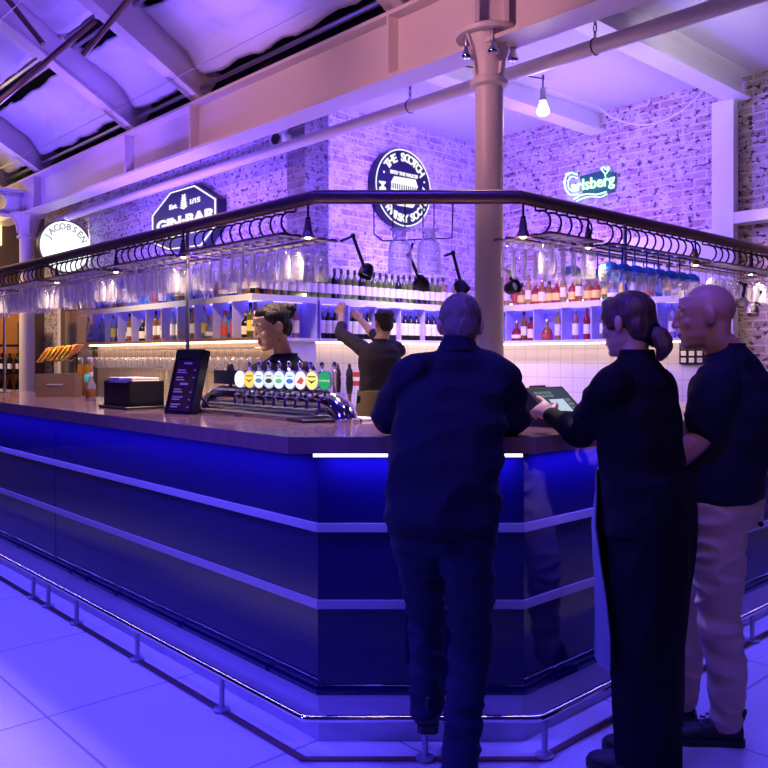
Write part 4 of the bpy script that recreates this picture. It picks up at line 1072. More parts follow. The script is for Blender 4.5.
# amber bottles with turquoise ovals and a small bottle
turq = pbr('turquoise_label', (0.05, 0.45, 0.50), .5)
for k, px in enumerate((79.5, 88.5)):
    c = P(px, 388, 6.5); c.z = CT; X = Matrix.Translation(c)
    t = thing('gin_bottle', ('amber bottle with turquoise oval on the bar, left of two', 'amber bottle with turquoise oval on the bar, right of two')[k], 'bottle', c)
    mb = MB(); mb.lathe([(.035, 0), (.04, .01), (.038, .20), (.024, .235), (.021, .25)], 16, X); build(mb, 'body', BG['amber'], t)
    mb = MB(); mb.lathe([(.024, .245), (.026, .25), (.026, .29), (.022, .295)], 14, X); build(mb, 'cap', M['steel'], t)
    mb = MB(); mb.ell((0, -.030, .13), (.026, .012, .05), X, 16, 10); build(mb, 'label', turq, t)
c = P(91, 394, 5.6); c.z = CT; X = Matrix.Translation(c)
t = thing('small_bottle', 'small clear sauce bottle on the bar left of the black box', 'bottle', c)
mb = MB(); mb.lathe([(.03, 0), (.034, .006), (.034, .10), (.015, .14), (.013, .17)], 14, X); build(mb, 'body', BG['clear'], t)
mb = MB(); mb.lathe([(.0345, .02), (.0345, .08)], 14, X, caps=False); build(mb, 'label', BG['amber'], t)
mb = MB(); mb.lathe([(.015, .165), (.015, .195)], 10, X); build(mb, 'cap', LB['white'], t)
# flat bits on the bar
c = P(322, 426, 3.75); c.z = CT
t = thing('menu_folder', 'closed flat dark menu folder on the bar corner', 'folder', c)
a1 = Vector((.97, .2, 0)).normalized(); a2 = Vector((-.55, .83, 0)).normalized()
mb = MB(); mb.bbox(c + UP * .007, (.27, .20, .014), .003, a1, a2); build(mb, 'cover', M['black'], t, sm=False)
c = P(272, 417, 4.02); c.z = CT
mb = MB(); mb.bbox(c + UP * .004, (.40, .16, .008), .003, (DL * -.96 + DR * .1).normalized(), DR)
tag(build(mb, 'bar_mat', M['black'], at=c, sm=False), 'flat black rubber drip mat in front of the beer taps', 'bar mat')
c = P(362, 424, 3.83); c.z = CT
mb = MB(); mb.bbox(c + UP * .006, (.10, .14, .012), .003, a1, a2)
tag(build(mb, 'coaster_stack', LB['cream'], at=c, sm=False), 'small pale card pad on the bar beside the man in sweatshirt', 'card pad')

# ------------------------------------------------------------------ beer tap font
ua, ub, vv = .43, 1.62, .50
c = W((ua + ub) / 2, vv, CT)
t = thing('beer_font', 'long chrome beer font with a row of lit oval badges', 'beer tap', c)
zt_ = CT + .075
pts = [W(ua, vv + .0, CT + .0)]
for j in range(9):
    a = PI * j / 16; pts.append(W(ua + .14 - .14 * math.cos(a), vv, CT + .0 + .085 * math.sin(a)))
for j in range(9):
    a = PI / 2 - PI * j / 16; pts.append(W(ub - .14 + .14 * math.cos(a), vv, CT + .0 + .085 * math.sin(a)))
pts.append(W(ub, vv, CT))
mb = MB(); mb.tube(pts, .056, 20); build(mb, 'body_tube', M['chrome'], t)
for u in (ua, ub):
    mb = MB(); mb.lathe([(.075, CT), (.075, CT + .012), (.055, CT + .02)], 24, Matrix.Translation(W(u, vv))); build(mb, 'flange', M['chrome'], t)
mb = MB(); mb.para(W(ua + .14, vv - .17, CT), DL * (ub - ua - .28), DR * .20, UP * .02); build(mb, 'drip_tray', M['steel'], t, sm=False)
mb = MB(); mb.tube([W(ua + .12, vv - .075, CT + .04), W(ub - .12, vv - .075, CT + .04)], .014, 10); build(mb, 'front_bar', M['steel'], t)
mb = MB(); mb.para(W(ua + .17, vv - .02, zt_ + .075), DL * (ub - ua - .24), DR * .05, UP * .075); build(mb, 'top_bar', M['navy'], t, sm=False)
bcol = [('white', (0.95, 1.0, 1.0), None), ('yellow', (0.95, 0.62, 0.12), (.35, .12, .02)), ('pale_blue', (0.75, 0.82, 0.95), (.15, .3, .6)), ('silver', (0.65, 0.70, 0.72), (.05, .06, .08)), ('mint', (0.72, 0.95, 0.85), (.2, .55, .4)),
        ('sky_blue', (0.70, 0.85, 1.0), (.1, .2, .7)), ('blush', (0.95, 0.75, 0.75), (.75, .12, .1)), ('amber', (0.95, 0.75, 0.25), (.05, .05, .04)), ('green', (0.03, 0.38, 0.14), (.9, .95, .9))]
pxs = (240, 249.5, 259, 269, 279, 290, 300.5, 312, 324.5)
def on_v(px, v):
    k = (px - 384) / F; o = W(0, v); return (k * o.y - o.x) / (DL.x - k * DL.y)
bn = -DR
for k, (nm, col, mark) in enumerate(bcol):
    u = on_v(pxs[k], vv - .06); o = W(u, vv - .06, EYE - (379 + .2 * k - HOR) / F * W(u, vv - .06).y)
    rr = (-DL * .75 + DR * .0 + Vector((.5, 0, 0))).normalized(); rr = Vector((.93, -.36, 0)).normalized(); nb = Vector((-.36, -.93, 0)).normalized()
    mb = MB(); el = [(.034 * math.cos(2 * PI * i / 28), .047 * math.sin(2 * PI * i / 28)) for i in range(28)]
    mb.plate(el, o, rr, UP, -nb * .022); bd = build(mb, 'badge', M['steel'], t, sm=False)
    mb = MB(); mb.plate([(x * .9, y * .92) for x, y in el], o + nb * .0005, rr, UP, nb * .003); f_ = build(mb, 'badge_face', emis('badge_' + nm, col, 1.1 if nm != 'green' else .9), bd, sm=False)
    if mark:
        mb = MB(); mm = emis('badge_mark_' + nm, mark, .8)
        if k in (1, 7): mb.plate([(-.024, .004), (0, -.016), (.024, .004), (0, -.004)], o + nb * .0038, rr, UP, nb * .001); mb.plate([(-.02, .014), (.02, .014), (.02, .02), (-.02, .02)], o + nb * .0038, rr, UP, nb * .001)
        elif k == 8: put_text(mb, 'Carlsberg', .0135, o + nb * .0045, rr, UP, nb, ext=.0006)
        elif k == 6: mb.plate([(-.02, -.012), (.004, .016), (.02, .0), (.008, -.02)], o + nb * .0038, rr, UP, nb * .001)
        else: mb.plate([(p[0] * (.5 + .1 * (k % 3)), p[1] * .22 - .008) for p in circle(.03, 16)] if False else [(x * .55, y * .25 - .006) for x, y in el], o + nb * .0038, rr, UP, nb * .001); mb.plate([(-.014, .016), (.014, .016), (.014, .021), (-.014, .021)], o + nb * .0038, rr, UP, nb * .001)
        build(mb, 'badge_emblem', mm, bd, sm=False)
    # handle standing behind each badge, spout below
    hb = W(u, vv, zt_)
    mb = MB(); mb.lathe([(.011, .0), (.008, .02), (.008, .15), (.012, .155), (.006, .165), (.011, .178), (.012, .19), (.004, .202)], 10, Matrix.Translation(hb)); build(mb, 'handle', M['chrome'], t)
    mb = MB(); mb.tube([W(u, vv - .03, zt_ + .03), W(u, vv - .075, zt_ + .035), W(u, vv - .09, zt_ + .02), W(u, vv - .09, zt_ - .02)], .0085, 8); mb.tube([W(u, vv - .06, zt_ + .03), o - UP * .045 - nb * .01], .006, 6); build(mb, 'spout', M['chrome'], t)
# dark tap handles at either end
for px, z in ((230.5, 377),):
    u = on_v(px, vv); q = W(u, vv, zt_ + .04); mb = MB(); mb.lathe([(.01, 0), (.01, .05), (.020, .055), (.024, .10), (.018, .14), (.008, .15)], 12, Matrix.Translation(q)); build(mb, 'handle', M['black'], t)
for k, px in enumerate((337.5, 349.5)):
    q = P(px, 394, 4.05); q.z = CT + 0.0
    X = Matrix.Translation(q)
    tt = thing('beer_engine', ('slim black beer pump handle right of the font, left one', 'slim black beer pump handle right of the font, right one')[k], 'beer tap', q)
    mb = MB(); mb.lathe([(.03, 0), (.03, .01), (.010, .02), (.010, .12)], 12, X); build(mb, 'stalk', M['brass'], tt)
    mb = MB(); mb.lathe([(.010, .11), (.016, .13), (.019, .17), (.016, .20), (.020, .205), (.015, .23), (.008, .245), (.010, .25), (.004, .265)], 12, X); build(mb, 'handle', M['black'], tt)
# stemmed glass standing left of the bartender on the font
c = W(1.60, .62, CT)
t = thing('standing_glass', 'large clear wine glass standing by the beer font', 'glass', c); X = Matrix.Translation(c)
mb = MB(); mb.lathe([(.004, .10), (.03, .112), (.045, .14), (.047, .17), (.040, .22), (.036, .235)], 18, X, caps=False); build(mb, 'bowl', M['glass'], t)
mb = MB(); mb.lathe([(.004, .006), (.004, .10)], 8, X); build(mb, 'stem', M['glass'], t)
mb = MB(); mb.lathe([(.035, 0), (.035, .003), (.005, .008)], 16, X); build(mb, 'foot', M['glass'], t)

# ------------------------------------------------------------------ till screen on the right arm
c = P(552, 424, 3.56); c.z = CT
t = thing('till_screen', 'black till with a tilted touch screen on the bar', 'till', c)
n_ = Vector((.62, -.72, 0)).normalized(); r_ = Vector((.76, .65, 0)).normalized(); r_ = Vector((-n_.y, n_.x, 0))
tl = math.radians(48); up_ = UP * math.cos(tl) - n_ * math.sin(tl); nr_ = n_ * math.cos(tl) + UP * math.sin(tl)
mb = MB()
pr_ = [(-.10, 0), (.10, 0), (.10, .02), (-.06, .15), (-.12, .15)]
mb.plate(pr_, c - r_ * .11, n_, UP, r_ * .22); build(mb, 'housing', M['black'], t, sm=False)
sc0 = c + n_ * .105 + UP * .03
mb = MB(); mb.para(sc0 - r_ * .13, r_ * .26, up_ * .20, -nr_ * .018); build(mb, 'bezel', M['black'], t, sm=False)
mb = MB(); mb.para(sc0 - r_ * .115 + up_ * .015 + nr_ * .0005, r_ * .23, up_ * .17, nr_ * .001); scr = build(mb, 'screen', emis('till_display', (0.05, 0.07, 0.12), .8), t, sm=False)
mb = MB(); mb.para(sc0 - r_ * .045 + up_ * .02 + nr_ * .002, r_ * .10, up_ * .10, nr_ * .001); build(mb, 'display_panel', emis('till_panel', (0.55, 0.70, 0.85), .8), scr, sm=False)
bm_ = emis('till_buttons', (0.30, 0.33, 0.40), .5)
for i in range(4):
    for j in range(2): mb = MB(); mb.para(sc0 + r_ * (-.105 + .03 * i) + up_ * (.135 + .02 * j) + nr_ * .002, r_ * .024, up_ * .014, nr_ * .001); build(mb, 'display_button', bm_, scr, sm=False)
for j in range(4):
    mb = MB(); mb.para(sc0 + r_ * .065 + up_ * (.03 + .025 * j) + nr_ * .002, r_ * .035, up_ * .016, nr_ * .001); build(mb, 'display_button', bm_, scr, sm=False)
mb = MB(); q = c - n_ * .08 + UP * .155; mb.bbox(q, (.16, .03, .012), .004, r_, n_); mb.bbox(q + UP * .01, (.10, .02, .01), .003, r_, n_); build(mb, 'card_reader', M['black'], t, sm=False)

# sockets on the right tiles, small red notice
c = on_line(693, 353, CV - .03)
t = thing('switch_panel', 'dark switch plate with pale rockers on the right tiles', 'switch', c)
mb = MB(); mb.para(c + DL * .13 - UP * .11, -DL * .26, -DR * .015, UP * .22); build(mb, 'plate', M['blackm'], t, sm=False)
for i in range(3):
    for j in range(3):
        mb = MB(); mb.para(c + DL * (.11 - .08 * i) + UP * (-.09 + .065 * j) - DR * .017, -DL * .05, -DR * .006, UP * .045); build(mb, 'rocker', M['white'], t, sm=False)
c = on_scotch(354, 379, .05); c = P(357, 379, 8.2)
t = thing('red_notice', 'red and white notice behind the black pump handles', 'notice', c)
mb = MB(); mb.para(c - Vector((.08, 0, .07)), Vector((.16, 0, 0)), Vector((0, .012, 0)), UP * .14); build(mb, 'board', LB['red'], t, sm=False)
mb = MB(); mb.para(c - Vector((.08, .004, .02)), Vector((.16, 0, 0)), Vector((0, .003, 0)), UP * .04); build(mb, 'stripe', LB['white'], t, sm=False)

# wine racks at the far left
t = thing('wine_rack', 'dark shelf unit of wine bottles at the far left', 'shelving', W(10.5, 1.2, 0))
mb = MB()
for z in (.4, .80, 1.20, 1.62): mb.para(W(10.4, 2.52, z), -DR * 2.6, DL * .32, UP * .035)
build(mb, 'shelf', M['blackm'], t, sm=False)
for v in (2.52, 1.3, .0):
    mb = MB(); mb.para(W(10.4, v, 0), -DR * .03, DL * .32, UP * 2.0); build(mb, 'upright', M['blackm'], t, sm=False)
mats_w = bottle_glass('rack_bottle', (0.03, 0.025, 0.03), .1)
for k in range(8):
    q = W(10.5, 2.42 - .115 * (k % 4), 1.235 if k < 4 else .835); X = Matrix.Translation(q)
    o = thing('wine_bottle', 'dark wine bottle on the far left rack, %s shelf, %s from the right' % ('upper' if k < 4 else 'lower', nth(k % 4)), 'bottle', q, 'wine bottles on the far left rack')
    mb = MB(); mb.lathe(SH['wine'][0], 12, X); build(mb, 'body', mats_w, o)
    mb = MB(); mb.lathe([(.038, .05), (.038, .13)], 12, X, caps=False); build(mb, 'label', LB['white'], o)
# ------------------------------------------------------------------ people
def V(*a): return Vector(a)
def remeshed(mb, name, mats, parent, voxel=.006, it=4, wrinkle=None, paint=None, cut=None):
    at = ORG[parent.name]
    me = mb.mesh('tmp', at, [mats[0]])
    ob = bpy.data.objects.new('tmp', me); COL.objects.link(ob)
    r = ob.modifiers.new('r', 'REMESH'); r.mode = 'VOXEL'; r.voxel_size = voxel; r.use_smooth_shade = True
    s = ob.modifiers.new('s', 'SMOOTH'); s.factor = .5; s.iterations = it
    dg = bpy.context.evaluated_depsgraph_get(); dg.update()
    m2 = bpy.data.meshes.new_from_object(ob.evaluated_get(dg)); m2.name = name
    bpy.data.objects.remove(ob); bpy.data.meshes.remove(me)
    m2.materials.clear()
    for m in mats: m2.materials.append(m)
    if wrinkle:
        nrm = [v.normal.copy() for v in m2.vertices]
        for v, n in zip(m2.vertices, nrm): v.co += n * wrinkle(v.co + at, n)
    if paint:
        for f in m2.polygons:
            c = f.center + at
            for (pc, X, rad, mi) in paint:
                d = X @ (c - pc)
                if (d.x / rad[0]) ** 2 + (d.y / rad[1]) ** 2 + (d.z / rad[2]) ** 2 < 1: f.material_index = mi
    m2.polygons.foreach_set('use_smooth', [True] * len(m2.polygons)); m2.update()
    o = bpy.data.objects.new(name, m2); COL.objects.link(o); o.parent = parent; ORG[o.name] = at
    return o
def folds(amp, sc=(9, 9, 5), seed=0.0, fine=.0):
    def f(p, n):
        q = Vector((p.x * sc[0], p.y * sc[1], p.z * sc[2] + seed))
        w = 1 - abs(noise.noise(q)) * 2.2
        return amp * (w - .45) + (fine * noise.noise(p * 60) if fine else 0)
    return f
def frame(f, up=UP):
    f = Vector(f).normalized(); r = f.cross(up).normalized(); u = r.cross(f).normalized()
    return Matrix(((r.x, f.x, u.x, 0), (r.y, f.y, u.y, 0), (r.z, f.z, u.z, 0), (0, 0, 0, 1)))
def head(mb, c, f, s=1.0, up=UP, fem=False, neck=None, neckr=.055):
    X = Matrix.Translation(Vector(c)) @ frame(f, up) @ Matrix.Scale(s, 4)
    mb.ell((0, -.014, .032), (.074, .094, .084), X, 28, 18)
    j = .92 if fem else 1.0
    secs = []
    for z, y, rx, ry in ((.075, 0, .064, .084), (.03, .004, .068, .088), (-.02, .008, .065 * j, .082), (-.06, .018, .057 * j, .070), (-.092, .034, .043 * j, .052), (-.114, .05, .024 * j, .032)):
        secs.append((X @ V(0, y, z), X.to_3x3() @ V(1, 0, 0), X.to_3x3() @ V(0, 1, 0), rx * s, ry * s))
    mb.loft(secs, 28, 4)
    mb.limb([X @ V(0, .088, .025), X @ V(0, .099, -.005), X @ V(0, .105, -.026)], [.009 * s, .011 * s, .0125 * s], 10, 4)
    for e in (-1, 1):
        mb.ell((e * .011, .099, -.030), (.009, .011, .008), X, 10, 8)
        mb.ell((e * .030, .081, .034), (.025, .010, .007), X, 12, 8)
        mb.ell((e * .038, .064, -.018), (.022, .020, .020), X, 12, 8)
        mb.ell((e * .030, .079, .012), (.015, .009, .009), X, 12, 8)
        XE = X @ Matrix.Translation((e * .076, -.010, -.002)) @ Matrix.Rotation(e * .35, 4, 'Z')
        mb.ell((0, 0, 0), (.009, .021, .033), XE, 14, 10); mb.ell((e * .004, -.004, .006), (.009, .020, .026), XE, 12, 8)
    mb.ell((0, .090, -.056), (.023, .010, .0055), X, 12, 8); mb.ell((0, .088, -.066), (.020, .010, .007), X, 12, 8)
    mb.ell((0, .076, -.098), (.022, .018, .016), X, 12, 8)
    if neck is not None: mb.limb([X @ V(0, -.03, -.02), X @ V(0, -.028, -.08), Vector(neck)], [neckr * s, neckr * s * .98, neckr * 1.15], 18, 5)
    return X
def face_paint(X, s=1.0, lid=.0065):
    R = (X.to_3x3().normalized()).transposed().to_4x4(); out = []
    for e in (-1, 1):
        out.append((X @ V(e * .031, .086, .012), R, (.015 * s, .02 * s, lid * s), 1))
        out.append((X @ V(e * .030, .088, .012), R, (.006 * s, .02 * s, .0065 * s), 2))
        out.append((X @ V(e * .028, .092, .038), R, (.020 * s, .018 * s, .0045 * s), 2))
    out.append((X @ V(0, .095, -.061), R, (.024 * s, .02 * s, .011 * s), 3))
    return out
def hand(mb, w, d, pn, ts, curl=.35, s=1.0, point=False):
    w = Vector(w); d = Vector(d).normalized(); pn = Vector(pn); pn = (pn - d * pn.dot(d)).normalized(); side = d.cross(pn).normalized() * ts   # side: thumb side
    secs = [(w - d * .02, side, pn, .027 * s, .020 * s), (w + d * .02 * s, side, pn, .031 * s, .018 * s), (w + d * .06 * s, side, pn, .040 * s, .017 * s), (w + d * .092 * s, side, pn, .040 * s, .013 * s)]
    mb.loft(secs, 16, 4)
    for i, (off, L) in enumerate(((.031, .072), (.0105, .080), (-.0105, .074), (-.030, .058))):
        c = curl * (1 + .12 * i)
        if point: c = .12 if i == 0 else 1.05
        b = w + d * .082 * s + side * off * s; pts = [b - d * .02]; a = 0; dd = d + side * off * 1.2; p = b
        for k, fr in enumerate((.45, .31, .24)):
            a += c * (.7, 1.0, .7)[k]
            p = p + ((dd * math.cos(a) + pn * math.sin(a)).normalized()) * L * fr * s; pts.append(p)
        pts = [pts[0], b] + pts[1:]
        mb.limb(pts, [.010 * s, .0102 * s, .0098 * s, .0088 * s, .0075 * s], 8, 3)
    b = w + d * .022 * s + side * .022 * s
    mb.limb([b, b + (d * .55 + side * .75 + pn * .25).normalized() * .038 * s, b + (d * .8 + side * .62 + pn * .4).normalized() * .072 * s, b + (d * .9 + side * .42 + pn * .5).normalized() * .092 * s], [.014 * s, .012 * s, .0105 * s, .009 * s], 9, 3)
def shoe(parent, heel, d, name_label, L=.285, pitch=0.0, mat=None, solem=None, label=None):
    d = Vector(d).normalized(); side = d.cross(UP).normalized(); up = side.cross(d).normalized(); heel = Vector(heel)
    mb = MB(); S = []
    for t, w, h, z in ((0.0, .026, .030, .045), (.05, .036, .050, .055), (.25, .038, .052, .055), (.45, .040, .038, .043), (.68, .048, .028, .034), (.88, .042, .022, .028), (1.0, .018, .014, .022)):
        S.append((heel + d * L * t + up * (z + .004), side, up, w, h * .95))
    mb.loft(S, 20, 5)
    mb.limb([heel + d * .06 + up * .07, heel + d * .055 + up * .115], [.043, .045], 14, 3)
    mb.limb([heel + d * .01 + up * .07, heel - d * .012 + up * .125], [.012, .009], 8, 3)
    o = remeshed(mb, 'shoe', [mat], parent, .006, 2)
    mb = MB(); poly = []
    for t, w in ((-.02, .022), (.03, .036), (.25, .038), (.45, .041), (.70, .051), (.88, .045), (.98, .026), (1.02, .008)): poly.append((L * t, w))
    poly = poly + [(x, -y) for x, y in reversed(poly)]
    mb.plate(poly, heel, d, side, up * .026); q = build(mb, 'sole', solem, o, at=ORG[parent.name], sm=False)
    mb = MB()
    for k in range(4):
        p = heel + d * L * (.38 + .075 * k) + up * (.098 - .012 * k)
        mb.tube([p - side * .026, p + up * .006, p + side * .026 + d * .012], .004, 6)
    p = heel + d * L * .36 + up * .104
    for s in (-1, 1): mb.tube([p, p + side * s * .03 + up * .012, p + side * s * .045 - up * .006, p], .003, 5)
    build(mb, 'lace', solem, o, at=ORG[parent.name])
    return o
skin_a = pbr('skin_fair', (0.62, 0.36, 0.27), .5); skin_b = pbr('skin_tan', (0.58, 0.36, 0.24), .5); skin_c = pbr('skin_warm', (0.60, 0.33, 0.24), .42)
eyew = pbr('eye_white', (0.75, 0.72, 0.70), .3); browm = pbr('brow_dark', (0.03, 0.02, 0.02), .7); lipm = pbr('lip', (0.45, 0.16, 0.14), .5)
for _n in (): pass
hair_d = pbr('hair_dark', (0.016, 0.011, 0.012), .62, bump=.6, bscale=50, stretch=(1, 1, .25)); hair_b = pbr('hair_brown', (0.095, 0.045, 0.03), .42, bump=.7, bscale=55, stretch=(1, 1, .25), var=.5); hair_g = pbr('hair_greying', (0.19, 0.135, 0.12), .6, bump=.6, bscale=70, stretch=(1, 1, .3), var=.5)
sweat = pbr('navy_sweatshirt', (0.016, 0.016, 0.034), .8, 0, .12, bump=.15, bscale=150); jean = pbr('dark_denim', (0.018, 0.020, 0.050), .7, 0, .12, bump=.2, bscale=200); blk = pbr('black_cloth', (0.008, 0.008, 0.012), .8, 0, .12, bump=.15, bscale=120)
apr = pbr('grey_blue_apron', (0.20, 0.21, 0.30), .75, 0, .12, bump=.15, bscale=150); tee = pbr('navy_tee', (0.012, 0.014, 0.034), .75, 0, .12, bump=.15, bscale=120); chino = pbr('beige_chino', (0.55, 0.42, 0.34), .7, bump=.15, bscale=150)
shirt_d = pbr('dark_shirt', (0.035, 0.028, 0.045), .65, 0, .12, bump=.1, bscale=100); khaki = pbr('khaki_apron', (0.16, 0.12, 0.085), .75, 0, .12); sole_d = pbr('dark_sole', (0.02, 0.02, 0.03), .6); sole_w = pbr('pale_sole', (0.6, 0.58, 0.65), .6)
SK = [None, eyew, browm, lipm]
def torso_body(mb, pel, chest, neck, lat_p, lat_s, k=1.0):
    fp = UP.cross(lat_p) if False else Vector(lat_p).cross(UP) * -1; fs = Vector(lat_s).cross(UP) * -1
    mid = pel.lerp(chest, .5)
    lm = Vector(lat_p).lerp(Vector(lat_s), .5)
    mb.loft([(pel - UP * .10, lat_p, fp, .13 * k, .10 * k), (pel, lat_p, fp, .15 * k, .11 * k), (mid, lm, lm.cross(UP) * -1, .125 * k, .095 * k), (chest, lat_s, fs, .15 * k, .11 * k), (chest.lerp(neck, .6), lat_s, fs, .13 * k, .08 * k), (neck, lat_s, fs, .055 * k, .055 * k)], 24, 4)

# --- the man in the sweatshirt, leaning on the bar
def man_sweatshirt():
    t = thing('person', 'man in dark navy sweatshirt and jeans leaning on the bar, seen from behind', 'person', V(.22, 2.68, 0), None)
    pel, chest, neck = V(.195, 2.69, .93), V(.232, 2.84, 1.25), V(.258, 2.93, 1.445)
    hc = V(.285, 3.03, 1.565); lat = V(1, .04, 0).normalized()
    shL, shR = V(.085, 2.88, 1.375), V(.415, 2.89, 1.38)
    elL, elR = V(.015, 3.06, 1.222), V(.490, 3.06, 1.222)
    wrL, wrR = V(.16, 3.20, 1.21), V(.38, 3.23, 1.21)
    hipL, hipR = V(.115, 2.70, .88), V(.275, 2.68, .88)
    knL, knR = V(.150, 2.90, .56), V(.285, 2.70, .50)
    anL, anR = V(.150, 2.825, .235), V(.240, 2.63, .10)
    mb = MB(); torso_body(mb, pel, chest, neck, lat, lat)
    X = head(mb, hc, (.05, 1, -.22), .98, neck=neck, neckr=.050)
    for s, e, w in ((shL, elL, wrL), (shR, elR, wrR)): mb.limb([s, e, w], [.05, .04, .028], 12)
    for h, k, a in ((hipL, knL, anL), (hipR, knR, anR)): mb.limb([h, k, a], [.075, .05, .038], 12)
    hand(mb, wrL, (.9, .3, -.1), (0, 0, -1), -1, .3); hand(mb, wrR, (-.9, .3, -.1), (0, 0, -1), 1, .3)
    remeshed(mb, 'body', [skin_a] + SK[1:], t, .0055, 4, paint=face_paint(X))
    mb = MB(); f = V(0, 1, 0)
    def sec(x, y, z, rx, ry): return (V(x, y, z), lat, V(-.04, 1, -.0), rx, ry)
    mb.loft([sec(.194, 2.70, .886, .182, .135), sec(.195, 2.70, .92, .190, .142), sec(.200, 2.725, 1.0, .190, .145), sec(.212, 2.77, 1.13, .192, .142), sec(.232, 2.83, 1.25, .198, .142), sec(.247, 2.885, 1.35, .190, .122), sec(.255, 2.92, 1.405, .160, .10), sec(.260, 2.925, 1.445, .110, .092), sec(.263, 2.945, 1.485, .074, .074)], 36, 6)
    for s, e, w in ((shL, elL, wrL), (shR, elR, wrR)): mb.limb([s + (s - V(.25, 2.88, 1.40)) * -.12, s.lerp(e, .45), e, e.lerp(w, .5), w], [.074, .068, .060, .054, .046], 18)
    mb.limb([V(.262, 2.94, 1.44), V(.270, 2.965, 1.48)], [.070, .066], 20, 4)
    for s in (shL, shR): mb.limb([V(.26, 2.94, 1.43), V(.26, 2.94, 1.43).lerp(s, .55) + UP * .01, s], [.065, .066, .072], 16)
    remeshed(mb, 'sweatshirt', [sweat], t, .008, 5, wrinkle=folds(.017, (5, 5, 9)))
    mb = MB(); mb.loft([sec(.194, 2.70, .872, .176, .130), sec(.194, 2.70, .877, .184, .138), sec(.194, 2.70, .92, .187, .141), sec(.194, 2.70, .925, .176, .130)], 36, 3); build(mb, 'waistband', sweat, t)
    mb = MB(); mb.loft([(V(.264, 2.945, 1.455), lat, V(0, 1, -.3), .082, .082), (V(.269, 2.958, 1.502), lat, V(0, 1, -.3), .066, .066)], 28, 3); build(mb, 'collar', sweat, t)
    mb = MB()
    mb.loft([(V(.195, 2.70, .82), lat, f, .165, .118), (V(.195, 2.70, .90), lat, f, .170, .122), (V(.195, 2.70, .96), lat, f, .16, .115)], 30, 4)
    for h, k, a, c in ((hipL, knL, anL, .06), (hipR, knR, anR, .066)): mb.limb([h, h.lerp(k, .5), k, k.lerp(a, .5), a], [.098, .086, .070, .062, c], 20)
    remeshed(mb, 'jeans', [jean], t, .007, 4, wrinkle=folds(.011, (7, 7, 15), 3))
    mb = MB(); XH = X
    mb.ell((0, -.022, .040), (.080, .094, .086), XH, 28, 18)
    mb.ell((0, -.060, -.015), (.066, .055, .075), XH, 20, 12)
    remeshed(mb, 'hair', [hair_g], t, .006, 3, wrinkle=lambda p, n: .003 * noise.noise(V(p.x * 90, p.y * 90, p.z * 25)))
    # left foot up on the rail, right foot on the floor
    dd = V(.10, .80, -.35).normalized()
    shoe(t, V(.150, 2.775, .165), V(.06, .98, .0), '', .27, mat=sole_d, solem=sole_d)
    shoe(t, V(.235, 2.56, 0.0), V(.15, 1, 0), '', .29, mat=sole_d, solem=sole_w)
    return t
man_sweatshirt()

